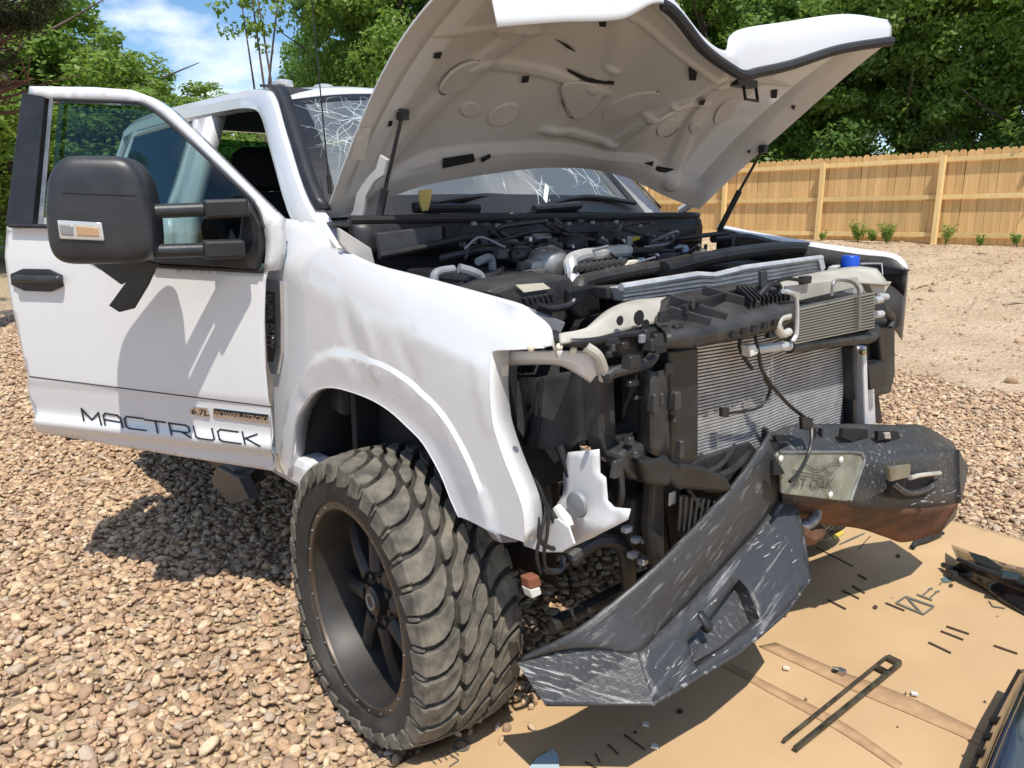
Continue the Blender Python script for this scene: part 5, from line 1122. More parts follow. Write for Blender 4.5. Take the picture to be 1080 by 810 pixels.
# black air deflector between the lamp opening and the carrier
DEFL = mat('deflector_plastic', (.050, .049, .048), .42, var=.35, vscale=9)
loft([[(567, 398, .26), (592, 393, .34), (612, 392, .40), (634, 397, .45)], [(563, 425, .26), (592, 425, .34), (612, 425, .40), (634, 425, .45)], [(560, 450, .26), (592, 455, .34), (612, 456, .40), (634, 448, .45)], [(555, 470, .26), (592, 476, .34), (612, 467, .40), (633, 458, .45)]], 'air_deflector', DEFL, hint=(1, -1, 0))
MB().grid([[pX(567, 398, .26), pX(563, 425, .26), pX(560, 450, .26), pX(555, 470, .26)], [pX(548, 398, .08), pX(546, 425, .08), pX(545, 450, .08), pX(543, 466, .08)]]).build('deflector_side', BLACKP, T, smooth=True, solid=.005)
for x in (572, 578): MB().tube([pX(x, 398, .285), pX(x-6, 472, .285)], .004, 6, False).build('deflector_rib', BLACKP, T)
slab([(500, 366), (640, 366), (640, 470), (500, 470)], .03, .01, 'dark_backing', DARK)  # backing sheet added so the lamp opening stays dark
# white apron rail above the lamp opening
loft([[(517, 371, .20), (560, 370, .32), (600, 370, .42), (622, 371, .46), (632, 378, .47)], [(518, 380, .20), (560, 378, .32), (600, 380, .42), (622, 388, .46), (633, 393, .47)], [(519, 387, .18), (560, 385, .30), (590, 386, .38), (612, 397, .43), (628, 408, .45)]], 'apron_rail', WHITE, hint=(0, -1, 0))
etube([(618, 366, .47), (630, 375, .485), (636, 390, .485), (637, 400, .48)], .013, 'apron_hoop', ECOAT)
for x, y in ((590, 366), (605, 369), (560, 367)): rbox(pX(x, y, .45), (Vector((1, 0, 0)), Vector((0, 1, 0)), ZU), (.015, .018, .018), 2, 6).build('rail_clip', CREAM, T, smooth=True)
etube([(584, 352, .40), (600, 361, .45), (628, 360, .47), (655, 354, .47), (690, 350, .49)], .010, 'front_harness', WIRE)
# white lower apron
wa = [(599, 477), (631, 474), (632, 499), (638, 504), (640, 528), (647, 535), (664, 537), (662, 548), (628, 566), (592, 582), (572, 581), (551, 573), (548, 560), (556, 554), (581, 548), (594, 522), (594, 498)]
o = [(p.x, p.z) for p in (pY(x, y, -.80) for x, y in wa)]
wao = panel(o, lambda X, z: (X, -.80-.010*math.exp(-((z-.76)/.03)**2), z), .02).build('lower_apron', WHITE, T, smooth=True, solid=.005, hint=(0, -1, 0), ang=50)
MB().prism([pY(x, y, -.87) for x, y in [(550, 556), (566, 551), (588, 547), (600, 556), (606, 574), (592, 583), (572, 583), (552, 576)]], (0, .006, 0)).build('apron_foot', WHITE, wao, bevel=.004)
m = MB(); c = pY(609, 532, -.82); m.lathe([(0, .034), (-.008, .03), (-.012, .012), (-.012, 0)], 16, 'y', c); m.build('apron_boss', GREYB, wao, smooth=True)
m = MB(); m.tube([pY(x, y, -.84) for x, y in [(587, 535), (596, 548), (601, 556)]], [.013, .017, .012], 10, False); m.build('lamp_plug', WCON, wao, smooth=True)
slab([(553, 515), (582, 510), (586, 550), (560, 556), (553, 550)], .22, .05, 'washer_pump', DUSTP, bevel=.006)
etube([(590, 470, .35), (601, 500, .38), (609, 515, .40)], .012, 'brake_hose', WIRE)
for off in (0, 11):
    etube([(550, 500-off*.4, .33), (565, 507+off*.3, .37), (575+off*.2, 535, .40), (571+off*.6, 560, .41), (566+off*.7, 585, .41), (570+off*.6, 605, .41)], .0042, 'lamp_harness', WIRE, 6)
etube([(567, 545, .40), (570, 570, .41), (585, 578, .41), (588, 560, .41), (580, 540, .40), (572, 525, .40)], .006, 'lamp_harness', WIRE, 6)
etube([(575, 600, .41), (583, 603, .41), (592, 600, .41), (594, 588, .40)], .008, 'lamp_harness', WIRE, 6)
eng([(557, 611), (569, 607), (572, 618), (559, 623)], .42, .03, 'harness_connector', BROWN, .004); eng([(558, 622), (570, 619), (572, 627), (562, 632)], .42, .03, 'harness_connector', WCON, .004)
eng([(520, 562), (547, 563), (546, 572), (528, 573)], .33, .03, 'fender_bracket', GREYB, .003)
# coil spring, corrugated hose, damper and link under the apron
m = MB(); sp = [Vector((.02+.075*math.cos(a), -.52+.075*math.sin(a), .48+a*.0085)) for a in np.linspace(0, 12*math.pi, 150)]; m.tube(sp, .010, 6, False); m.build('coil_spring', BLACKP, T, smooth=True)
m = MB(); P0, P1 = pX(668, 510, .33), pX(674, 560, .33)
for k in range(12): q = P0.lerp(P1, k/11); m.tube([q, q+(P1-P0)*.05], .034 if k % 2 else .029, 12, False)
m.build('corrugated_hose', RUBBER, T, smooth=True)
etube([(600, 590, .3), (630, 570, .33), (655, 575, .35), (662, 600, .36), (664, 640, .34)], .022, 'control_arm', DUSTP)
for x, y in ((661, 558), (671, 569), (682, 570), (667, 585), (678, 592)): rbox(pX(x, y, .40), (Vector((1, 0, 0)), Vector((0, 1, 0)), ZU), (.022, .03, .018), 5, 6).build('bright_fitting', ALU, T, smooth=True)
eng([(707, 520), (713, 518), (713, 530), (706, 534)], .47, .005, 'bright_tab', WCON, .001)
etube([(645, 470, .44), (655, 486, .46), (665, 488, .46), (672, 486, .46)], .006, 'bare_hook', ALU, 6)
MB().tube([(.28, -.75, .38), (.28, .75, .42)], .022, 10, False).build('tie_rod', DUSTP, T, smooth=True)
MB().beam((.34, -.55, .66), (.34, .55, .66), .1, .14).build('front_cross_member', DUSTP, T, bevel=.01)
# ---------------------------------------------------------------- far side
ff = [[(757, 240, .88), (800, 250, .90), (850, 259, .92), (905, 268, .94), (940, 272, .95), (957, 284, .95)], [(757, 236, .96), (800, 245, .98), (850, 254, .99), (905, 262, 1.0), (945, 268, 1.0), (959, 282, .99)]]
g = [[pY(*q) for q in r] for r in ff]; lo_ = [p+Vector((0, .015, -.28)) for p in g[1]]
MB().grid([catmull(g[0], 4), catmull(g[1], 4), catmull(lo_, 4)]).build('front_fender', WHITE, T, smooth=True, solid=.006, hint=(0, 0, 1))
inn_ = [p+Vector((0, 0, -.10)) for p in g[0]]; MB().grid([catmull(g[0], 4), catmull(inn_, 4)]).build('fender_inner_panel', DUSTP, T, smooth=True, solid=.004)
MB().prism([pY(x, y, .93) for x, y in [(908, 275), (957, 285), (952, 290), (925, 290), (908, 288)]], (0, .03, 0)).build('lamp_bezel', BLACKP, T, bevel=.004)
m = MB(); m.tube([pY(x, y, .90) for x, y in [(908, 278), (930, 278), (931, 289), (909, 289)]], .004, 6, False); m.build('lamp_bracket', ALU, T)
MB().lathe([(0, 0), (0, .034), (.035, .034), (.045, .028), (.045, 0)], 18, 'z', pX(896, 282, .25)).build('reservoir_cap', BLUE, T, smooth=True)
MB().box(pX(896, 296, .22), (.14, .14, .12)).build('fluid_reservoir', mat('milky_plastic', (.5, .5, .48), .4), T, bevel=.02)
fl = slab([(922, 312), (938, 316), (945, 345), (945, 395), (940, 415), (922, 420), (915, 385), (915, 345)], .40, .16, 'lamp_carrier', DUSTP, bevel=.012)
for q in (([(926, 345), (944, 340), (944, 375), (930, 385)], .44), ([(915, 385), (935, 380), (935, 408), (918, 412)], .45), ([(915, 400), (925, 398), (932, 447), (912, 447)], .38)): slab(q[0], q[1], .05, 'lamp_trim', BLACKP, bevel=.008)
etube([(930, 325, .46), (940, 335, .45), (938, 345, .45)], .015, 'lamp_hose', DUSTP); etube([(925, 312, .45), (935, 313, .45)], .012, 'hose_port', ALU)
rbox(pX(910, 371, .46), (Vector((1, 0, 0)), Vector((0, 1, 0)), ZU), (.025, .025, .025), 2, 8).build('brass_fitting', mat('brass', (.6, .5, .25), .3, .8), T, smooth=True)
slab([(908, 405), (922, 403), (924, 450), (912, 450)], .40, .02, 'white_tab', WHITE, bevel=.003)
# ---------------------------------------------------------------- folded steel bumper
bum = empty('front_bumper', (0, 0, 0), parent=T); bum['label'] = 'black steel bumper folded in the middle, scraped white'
A = pZ(545, 699, .40); B0 = pZ(631, 678, .455)
C1, C2, C3 = pZ(671, 688, .43), pZ(690, 745, .335), pZ(856, 612, .44)
nC = (C2-C1).cross(C3-C1).normalized()
if nC.x < 0: nC = -nC
fc = lambda x, y, o=0: pP(x, y, C1+nC*o, nC)
Pk = pZ(815, 455, .85)
tope = [A, pZ(590, 675, .47), pZ(635, 645, .53), pZ(685, 604, .60), pZ(730, 560, .665), pZ(770, 517, .735), pZ(797, 482, .80), Pk]
crest = [B0, C1, fc(700, 662), fc(732, 630), fc(770, 590), fc(800, 556), fc(824, 522), fc(830, 500)]
top_ = [tope, [a.lerp(b, .5)+Vector((.01, 0, .012)) for a, b in zip(tope, crest)], crest]
MB().grid(patch(top_, 5, 4)).build('bumper_wing_top', BUMP, bum, smooth=True, solid=.012, hint=(0, 0, 1), ang=30, frame=(A, Pk-A, (0, 0, 1)))
# front face with its lamp pocket; drawn in the plane of the face
eu = (C3-C2).normalized(); ev = nC.cross(eu)
def f2(x, y): p = fc(x, y)-C1; return (p.dot(eu), p.dot(ev))
face = [(671, 688), (690, 745), (722, 726), (782, 690), (832, 646), (856, 612), (850, 570), (838, 522), (831, 500), (824, 522), (800, 556), (770, 590), (732, 630), (700, 662)]
pocket = [(725, 676), (746, 654), (780, 611), (789, 622), (801, 652), (770, 678), (734, 704)]
fa = panel([f2(*q) for q in face], lambda a, b: C1+eu*a+ev*b+nC*(.004*math.sin(a*19)*math.sin(b*23)), .03, holes=[[f2(*q) for q in pocket]]).build('bumper_wing_face', BUMPS, bum, smooth=True, solid=.012, hint=nC, ang=30, frame=(C1, fc(850, 560)-fc(740, 720), nC))
m = MB(); pc = [fc(*q) for q in pocket]; back = [p-nC*.045 for p in pc]; ctr = sum(back, Vector())/len(back)
m.grid([pc+pc[:1], back+back[:1]]); m.add(back+[ctr-nC*.01], [(i, (i+1) % len(back), len(back)) for i in range(len(back))]); m.build('lamp_pocket', BUMP, bum)
rbox(fc(742, 656, -.005), (eu, ev, nC), (.03, .06, .03), 3, 8).build('pocket_tab', BLACKP, bum, smooth=True)
endp = [A, pZ(576, 745, .33), C2, C1, B0]
m = MB(); m.add(endp, [(0, 1, 2, 3, 4)]); m.build('bumper_wing_end', BUMPE, bum, solid=.01, hint=(0, -1, -.3), frame=(A, C2-A, (0, -1, 0)))
und = [fc(*q) for q in face[1:6]]; m = MB(); m.grid([[endp[1]]+und, [p+Vector((-.05, .03, -.004)) for p in [endp[1]]+und]]); m.build('bumper_wing_underside', BUMPS, bum, smooth=True, solid=.008, solid_off=1)
m = MB(); ie = [Pk, fc(831, 500), fc(838, 522), fc(850, 570), fc(856, 612)]; m.grid([ie, [p+Vector((-.07, .05, 0)) for p in ie]]); m.build('bumper_fold_edge', BUMP, bum, smooth=True, solid=.01)
# far half
tr = [pX(815, 455, .47), pX(835, 448, .48), pX(870, 447, .50), pX(905, 447, .52), pX(940, 448, .54), pX(974, 449, .56), pX(1006, 467, .60)]
cr_ = [pX(818, 482, .52), pX(835, 479, .54), pX(870, 478, .57), pX(908, 478, .60), pX(940, 476, .63), pX(975, 474, .66), pX(1009, 474, .685)]
bl_ = [pX(826, 530, .53), pX(840, 530, .55), pX(872, 530, .59), pX(908, 534, .63), pX(940, 536, .66), pX(975, 536, .69), pX(1011, 531, .71)]
bt_ = [pX(838, 548, .46), pX(850, 551, .48), pX(878, 554, .52), pX(908, 558, .56), pX(935, 567, .59), pX(955, 572, .62), pX(992, 562, .66)]
def hol(a, b, x0, x1, y0, y1):
    pass
MB().grid(patch([tr, cr_], 5, 5)).build('bumper_top', BUMP, bum, smooth=True, solid=.01, hint=(.3, 0, 1), ang=30)
MB().grid(patch([cr_, bl_], 5, 5)).build('bumper_face', BUMP, bum, smooth=True, solid=.01, hint=(1, 0, 0), ang=30)
MB().grid(patch([bl_, bt_], 5, 5)).build('bumper_underside', RUST, bum, smooth=True, solid=.01, hint=(1, 0, -1), ang=30)
m = MB(); m.add([tr[-1], pX(1019, 494, .67), cr_[-1]], [(0, 1, 2)]); m.add([cr_[-1], pX(1019, 494, .67), bl_[-1]], [(0, 1, 2)]); m.add([bl_[-1], pX(1019, 494, .67), pX(1008, 545, .66), bt_[-1]], [(0, 1, 2, 3)]); m.build('bumper_end', BUMP, bum, solid=.008, hint=(0, 1, 0))
def off(px, X, o=.012): return [pX(x, y, X+o) for x, y in px]
MB().prism(off([(889, 452), (915, 453), (916, 464), (905, 463), (899, 466), (888, 461)], .555), (-.012, 0, 0)).build('bumper_slot', DARK, bum)
MB().prism(off([(926, 455), (946, 455), (949, 458), (949, 463), (945, 465), (926, 464)], .585), (-.012, 0, 0)).build('bumper_slot', DARK, bum)
MB().prism(off([(933, 457), (939, 456), (940, 463), (934, 463)], .592), (-.01, 0, 0)).build('slot_bolt', ECOAT, bum, bevel=.002)
MB().prism(off([(818, 460), (830, 459), (835, 465), (820, 467)], .515), (-.012, 0, 0)).build('bumper_slot', DARK, bum)
MB().prism(off([(816, 486), (824, 492), (828, 500), (816, 501)], .56), (-.012, 0, 0)).build('bumper_slot', DARK, bum)
for x in (859, 866): MB().prism(off([(x, 452), (x+2, 452), (x+2, 461), (x, 461)], .52), (-.01, 0, 0)).build('stencil_mark', DARK, bum)
# torn lamp recess on the far wing
MB().prism(off([(938, 508), (950, 500), (985, 500), (984, 512), (975, 525), (950, 527), (940, 520)], .675, .010), (-.012, 0, 0)).build('lamp_recess', DARK, bum)
MB().prism(off([(938, 493), (961, 490), (960, 503), (940, 508)], .675, .03), (-.012, 0, 0)).build('bent_flap', PLATE, bum, bevel=.002)
m = MB(); m.tube(off([(960, 504), (972, 501), (991, 499)], .69, .01), .008, 8); m.build('torn_edge', mat('scraped_bright', (.6, .58, .5), .4, .4, var=.2), bum, smooth=True)
m = MB(); m.tube(off([(942, 510), (958, 520), (975, 517), (988, 508)], .68, .012), .010, 8); m.build('torn_edge', BUMPS, bum, smooth=True)
# plate over the winch opening
pw = [(819, 481), (822, 477), (900, 477.5), (909, 481), (911, 487), (897, 528), (893, 529), (826, 521), (825, 505)]
def plp(x, y, o): return pX(x, y, .522+(x-820)*.00085+(y-478)*.0006+o-.012)
MB().prism([plp(x, y, .035) for x, y in pw], (-.012, 0, 0)).build('winch_plate', PLATE, bum, bevel=.004)
m = MB(); m.tube([plp(x, y, .036) for x, y in [(822, 477), (900, 477), (910, 481), (911, 488), (904, 508), (897, 528)]], .005, 8); m.build('plate_rim', ALUD, bum, smooth=True)
for x, y in ((823.5, 484), (887, 485), (876, 522)): rbox(plp(x, y, .042), (Vector((1, 0, 0)), Vector((0, 1, 0)), ZU), (.012, .022, .022), 2, 8).build('plate_bolt', WCON, bum, smooth=True)
PTXT = mat('faded_print', (.085, .08, .06), .6)
a, b, c = plp(837, 513, .039), plp(877, 516, .039), plp(839, 505, .039); text('plate_lettering', 'ST OAK', .05, PTXT, bum, a, b-a, c-a, .0008, width=(b-a).length)
for pts in ([(850, 490), (862, 496), (875, 490), (884, 488)], [(836, 496), (855, 500), (872, 503)], [(868, 492), (876, 499), (884, 490)]):
    m = MB(); m.tube([plp(x, y, .0385) for x, y in pts], .0018, 4); m.build('plate_print', PTXT, bum)
# tow hook and shackle eye in the fold
m = MB(); m.tube([fc(x, y, -.06) for x, y in [(824, 533), (846, 529), (858, 534), (860, 543), (853, 552), (824, 562)]], .019, 12); m.build('tow_hook', mat('scuffed_hook', (.16, .17, .18), .4, .5, c2=(.5, .5, .5), vscale=18), bum, smooth=True)
m = MB(); m.tube([pX(x, y, .55) for x, y in [(838, 560), (850, 566), (862, 560)]], .03, 8); m.build('winch_mount', RUST, bum, smooth=True)
# scrapes through the paint: clusters of thin parallel slivers, and chips
WCH = mat('scraped_white', (.20, .205, .21), .5, c2=(.50, .51, .53), vscale=45)
rr = random.Random(5)
def scrape(cx, cy, sx, sy, n, ang, lmin, lmax, wmax, fn, nrm):
    m = MB()
    for k in range(int(n*.45)):
        x, y = cx+rr.gauss(0, sx), cy+rr.gauss(0, sy); an = ang+rr.gauss(0, .16); L = rr.uniform(lmin, lmax)*rr.choice((.4, .7, 1)); w = rr.uniform(.15, wmax*.6)
        if fn is fc and (not inpoly((x, y), face) or inpoly((x, y), pocket)): continue
        dx, dy = math.cos(an), math.sin(an); P = []
        for t, hw in ((-.5, 0), (-.25, .8), (.1, 1), (.35, .6), (.5, 0), (.3, -.7), (-.05, -1), (-.3, -.6)):
            j = rr.uniform(.6, 1.4); P.append(fn(x+dx*L*t-dy*w*hw*j, y+dy*L*t+dx*w*hw*j, .0012))
        m.prism(P, nrm*.0009)
    if m.v: m.build('scrape_marks', WCH, bum)['kind'] = 'stuff'
for q in ((805, 572, 22, 12, 26, -.55, 5, 26, 1.1), (742, 638, 9, 10, 16, -.75, 5, 20, 1.2), (712, 712, 10, 10, 22, -.7, 4, 16, 1.3), (800, 662, 20, 12, 22, -.6, 4, 18, 1.0), (770, 690, 20, 9, 16, -.5, 3, 14, 1.1), (838, 612, 6, 18, 12, -.9, 4, 14, 1.0), (685, 715, 4, 14, 12, -1.3, 4, 16, 1.2), (770, 620, 50, 40, 16, -.6, 2, 6, .9)): scrape(*q, fc, nC)
fX = lambda x, y, o: pX(x, y, .645+(x-925)/80*.07+.012+o)
for q in ((975, 526, 14, 3, 22, -.15, 4, 14, 1.0), (1000, 522, 6, 5, 12, -.3, 3, 10, 1.0), (920, 500, 8, 8, 8, -.5, 3, 8, .7)): scrape(*q, fX, Vector((1, 0, 0)))

# ---------------------------------------------------------------- wheels
RT, RW = .445, .165; WS = .90
def tread_r(t): return RT-.022*(abs(t)/RW)**3
def make_tyre(zc, flat=True):
    NP = 34; prof = [(-.135, .305), (-.158, .312), (-.170, .345), (-.170, .385), (-.160, .410), (-.145, .416), (-.07, .420), (0, .422), (.07, .420), (.145, .416), (.160, .410), (.170, .385), (.170, .345), (.158, .312), (.135, .305)]
    c = MB().lathe(prof, 72, 'y')
    lug = MB()
    def swept(cl): return [(t, a-h) for t, a, h in cl]+[(t, a+h) for t, a, h in reversed(cl)]
    outer = swept([(-.164, .40, .40), (-.135, .42, .41), (-.108, .52, .40), (-.085, .72, .38), (-.066, 1.0, .30), (-.058, 1.22, .12)])
    mid = swept([(-.052, .30, .10), (-.044, .50, .34), (-.028, .66, .38), (-.010, .92, .36), (.002, 1.22, .22)])
    def ring(poly, k, ph, flip):
        P = []
        for (t, a) in poly: P.append(((-t if flip else t), (k+(a if not flip else 1-a)+ph)*2*math.pi/NP))
        n = len(P); vs = []
        for lvl in (0, 1):
            ct = sum(p[0] for p in P)/n; ca = sum(p[1] for p in P)/n
            for t, a in P:
                s_ = .955 if lvl else 1.0; t2 = ct+(t-ct)*s_; a2 = ca+(a-ca)*s_
                r = tread_r(t2) if lvl else .410
                vs.append(Vector((r*math.cos(a2), t2, r*math.sin(a2))))
        lug.add(vs, [tuple(range(n-1, -1, -1)), tuple(range(n, 2*n))]+[(i, (i+1) % n, n+(i+1) % n, n+i) for i in range(n)])
    def side(k, ph, sgn):
        for (a0, a1, r0, r1) in ((.06, .78, .372, .43), (.85, .98, .385, .42)):
            vs = []
            for t in (.158, .1775):
                for a, r in ((a0, r0+.012), (a1, r0), (a1, r1), (a0, r1)):
                    an = (k+a+ph)*2*math.pi/NP; rr_ = r if t < .17 else r-.006; vs.append(Vector((rr_*math.cos(an), sgn*(t-(.008 if r == r1 and t > .17 else 0)), rr_*math.sin(an))))
            lug.add(vs, [(0, 1, 2, 3), (7, 6, 5, 4), (0, 4, 5, 1), (1, 5, 6, 2), (2, 6, 7, 3), (3, 7, 4, 0)])
    for k in range(NP):
        ring(outer, k, 0, False); ring(mid, k, .18, False); ring(mid, k, .55, True); ring(outer, k, .4, True); side(k, 0, -1); side(k, .4, 1)
    for mb in (c, lug): mb.v = [(x, (y+.165)*WS-.165, z) for x, y, z in mb.v]
    if flat:
        for mb in (c, lug):
            for i, (x, y, z) in enumerate(mb.v):
                h = z+zc
                if h < .16:
                    # air is out: squash onto the ground and bulge sideways
                    w = (.16-h)/.25; rr_ = math.hypot(x, z)
                    y2 = y*(1+.20*max(0, w)*(1 if rr_ > .32 else .2)); h2 = .008+max(0, (h+.09)/.25)*.152 if h > -.09 else .008
                    if rr_ < .32: h2 = max(h, .02)
                    mb.v[i] = (x*(1+.04*max(0, w)), y2, h2-zc)
    return c, lug
def make_wheel(name, loc, flat, steer=0):
    w = empty(name, loc, parent=T); w.rotation_euler = (0, 0, steer)
    c, lug = make_tyre(loc[2], flat)
    c.build('tyre', SIDEW, w, smooth=True, ang=50); lug.build('tread_lugs', TYRE, w, bevel=.0022, seg=1)
    rim = MB().lathe([(-.118, .318), (-.142, .316), (-.150, .306), (-.150, .292), (-.142, .288), (-.132, .284), (-.10, .272), (-.02, .262), (.05, .256), (.12, .262), (.14, .30)], 64, 'y').build('rim', RIMM, w, smooth=True, solid=.006, solid_off=-1, ang=40)
    disc = MB()
    disc.lathe([(-.065, .0), (-.065, .085), (-.055, .10), (.0, .105)], 32, 'y')
    disc.lathe([(.01, .05), (.01, .27)], 48, 'y')
    disc.build('wheel_disc', DARK, w, smooth=True)
    for k in range(8):
        a = k*math.pi/4+.2; er = Vector((math.cos(a), 0, math.sin(a))); et = Vector((-math.sin(a), 0, math.cos(a)))
        m = MB(); vs = []
        for r, hw, y in ((.085, .030, -.068), (.17, .024, -.060), (.268, .030, -.040)):
            vs += [er*r+et*hw+Vector((0, y, 0)), er*r+et*hw*.45+Vector((0, y-.014, 0)), er*r-et*hw*.45+Vector((0, y-.014, 0)), er*r-et*hw+Vector((0, y, 0)), er*r-et*hw*.9+Vector((0, y+.04, 0)), er*r+et*hw*.9+Vector((0, y+.04, 0))]
        fs = []
        for lv in (0, 1):
            for i in range(6): fs.append((lv*6+i, lv*6+(i+1) % 6, lv*6+6+(i+1) % 6, lv*6+6+i))
        m.add(vs, fs+[tuple(range(5, -1, -1)), tuple(range(12, 18))]); m.build('spoke', RIMM, w, bevel=.003, seg=1)
    MB().lathe([(-.097, 0), (-.097, .035), (-.091, .044), (-.06, .05)], 28, 'y').build('centre_cap', mat('cap_black', (.03, .03, .032), .3, .3), w, smooth=True)
    MB().lathe([(-.0975, .017), (-.100, .02), (-.100, .026), (-.0975, .028)], 24, 'y').build('cap_emblem', mat('cap_grey', (.25, .25, .25), .35, .6), w, smooth=True)
    for k in range(8):
        a = k*math.pi/4+.6; MB().lathe([(-.075, 0), (-.075, .011), (-.06, .012)], 6, 'y', (.068*math.cos(a), 0, .068*math.sin(a))).build('lug_nut', RIMM, w)
    MB().lathe([(-.146, .316), (-.154, .312), (-.155, .300), (-.154, .288), (-.146, .285)], 72, 'y').build('rim_lip', mat('bronze_lip', (.085, .066, .052), .38, .3, var=.25, vscale=10), w, smooth=True)
    riv = MB()
    for k in range(24):
        a = k*math.pi/12; riv.lathe([(-.158, 0), (-.158, .0028), (-.153, .0036)], 6, 'y', (.299*math.cos(a), 0, .299*math.sin(a)))
    riv.build('rim_rivets', STEEL, w)
    return w
wf = make_wheel('front_wheel', (-.165, -.945, .375), True, R(-4)); wf['label'] = 'flat knobbly tyre on a deep black rim'
w2 = copy_tree(wf, T); w2.location = (-.12, .93, .375); w2.rotation_euler = (0, 0, math.pi+R(-4)); w2['label'] = 'far front wheel'
wr = make_wheel('rear_wheel', (-4.1, -.93, .445), False); w3 = copy_tree(wr, T); w3.location = (-4.1, .93, .445); w3.rotation_euler = (0, 0, math.pi)
# ================================================================== THINGS ON THE GROUND
CZ = .052
def cardmat():
    m = bpy.data.materials.new('cardboard'); m.use_nodes = True; t = m.node_tree; p = t.nodes['Principled BSDF']; p.inputs['Roughness'].default_value = .8; p.inputs['Specular IOR Level'].default_value = .15
    tcn = N(t, 'ShaderNodeTexCoord'); n = N(t, 'ShaderNodeTexNoise'); n.inputs['Scale'].default_value = 3; n.inputs['Detail'].default_value = 7; t.links.new(tcn.outputs['Object'], n.inputs['Vector'])
    r = N(t, 'ShaderNodeValToRGB'); r.color_ramp.elements[0].position = .3; r.color_ramp.elements[0].color = (.46, .31, .168, 1); r.color_ramp.elements[1].position = .7; r.color_ramp.elements[1].color = (.53, .365, .205, 1); t.links.new(n.outputs['Fac'], r.inputs[0]); t.links.new(r.outputs[0], p.inputs['Base Color'])
    w = N(t, 'ShaderNodeTexWave'); w.inputs['Scale'].default_value = 38; w.inputs['Distortion'].default_value = .8; mp_ = N(t, 'ShaderNodeMapping'); mp_.inputs['Rotation'].default_value = (0, 0, R(35)); t.links.new(tcn.outputs['Object'], mp_.inputs[0]); t.links.new(mp_.outputs[0], w.inputs['Vector'])
    n2 = N(t, 'ShaderNodeTexNoise'); n2.inputs['Scale'].default_value = 1.5; t.links.new(tcn.outputs['Object'], n2.inputs['Vector']); ad = N(t, 'ShaderNodeMath', operation='MULTIPLY_ADD'); ad.inputs[1].default_value = .05; t.links.new(w.outputs['Fac'], ad.inputs[0]); t.links.new(n2.outputs['Fac'], ad.inputs[2])
    bp = N(t, 'ShaderNodeBump'); bp.inputs['Strength'].default_value = .2; bp.inputs['Distance'].default_value = .03; t.links.new(ad.outputs[0], bp.inputs['Height']); t.links.new(bp.outputs[0], p.inputs['Normal']); return m
CARD = cardmat()
def cbz(x, y): return CZ+.006*mnoise.noise(Vector((x*2.2, y*2.2, 1)))+.004*mnoise.noise(Vector((x*5, y*5, 4)))
def near_wheel(x, y): return 0
cb_out = [(.13, -1.42), (.10, -.9), (.095, -.4), (.09, .4), (.085, 1.3), (.30, 1.68), (.48, 1.73), (.9, 1.72), (1.6, 1.70), (2.3, 1.68), (2.35, .4), (2.2, -1.42)]
card = empty('cardboard_sheet', (1.0, .1, .0), 'flattened tan cardboard box spread under the bumper', 'cardboard')
o = panel(cb_out, lambda x, y: (x, y, cbz(x, y)), .05).build('board', CARD, None, smooth=True, solid=.006, solid_off=-1, hint=(0, 0, 1), ang=60); adopt(o, card)
INK = mat('printed_ink', (.045, .045, .04), .7); SLOT = mat('cut_slot', (.06, .035, .02), .9); GINK = mat('grey_ink', (.12, .12, .10), .75); YINK = mat('yellow_ink', (.62, .45, .06), .7)
def cpx(x, y, dz=.004): p = pZ(x, y, CZ); return Vector((p.x, p.y, cbz(p.x, p.y)+dz))
def cpoly(px, name, m_, dz=.0035, th=.001):
    q = []
    for i in range(len(px)):
        a, b = px[i], px[(i+1) % len(px)]
        for k in range(4): q.append(cpx(a[0]+(b[0]-a[0])*k/4, a[1]+(b[1]-a[1])*k/4, dz))
    o = MB().prism(q, (0, 0, th)).build(name, m_, None); adopt(o, card); return o
def cline(a, b, w, name, m_, dz=.0035):
    L = math.hypot(b[0]-a[0], b[1]-a[1]); ex, ey = (b[0]-a[0])/L*w/2, (b[1]-a[1])/L*w/2
    return cpoly([(a[0]-ey, a[1]+ex), (b[0]-ey, b[1]+ex), (b[0]+ey, b[1]-ex), (a[0]+ey, a[1]-ex)], name, m_, dz)
for a, b in [((998, 662), (1022, 670)), ((992, 667), (1016, 676)), ((979, 679), (1003, 690)), ((1048, 682), (1073, 691)), ((899, 619), (912, 627)), ((888, 624), (906, 633)), ((873, 634), (892, 644)), ((934, 637), (954, 645)), ((658, 776), (680, 792)), ((641, 786), (652, 797)), ((617, 805), (640, 818)), ((905, 607), (914, 612)), ((628, 796), (633, 806))]: cline(a, b, 1.5, 'cut_slot', SLOT)
for x, y, r in [(947, 587, 2.4), (923, 642, 2.7), (1003, 618, 2.4), (939, 695, 2.2), (717, 751, 3.4), (670, 774, 1.8)]: cpoly([(x+r*math.cos(a), y+r*.8*math.sin(a)) for a in np.linspace(0, 6.283, 9)[:-1]], 'punched_hole', SLOT)
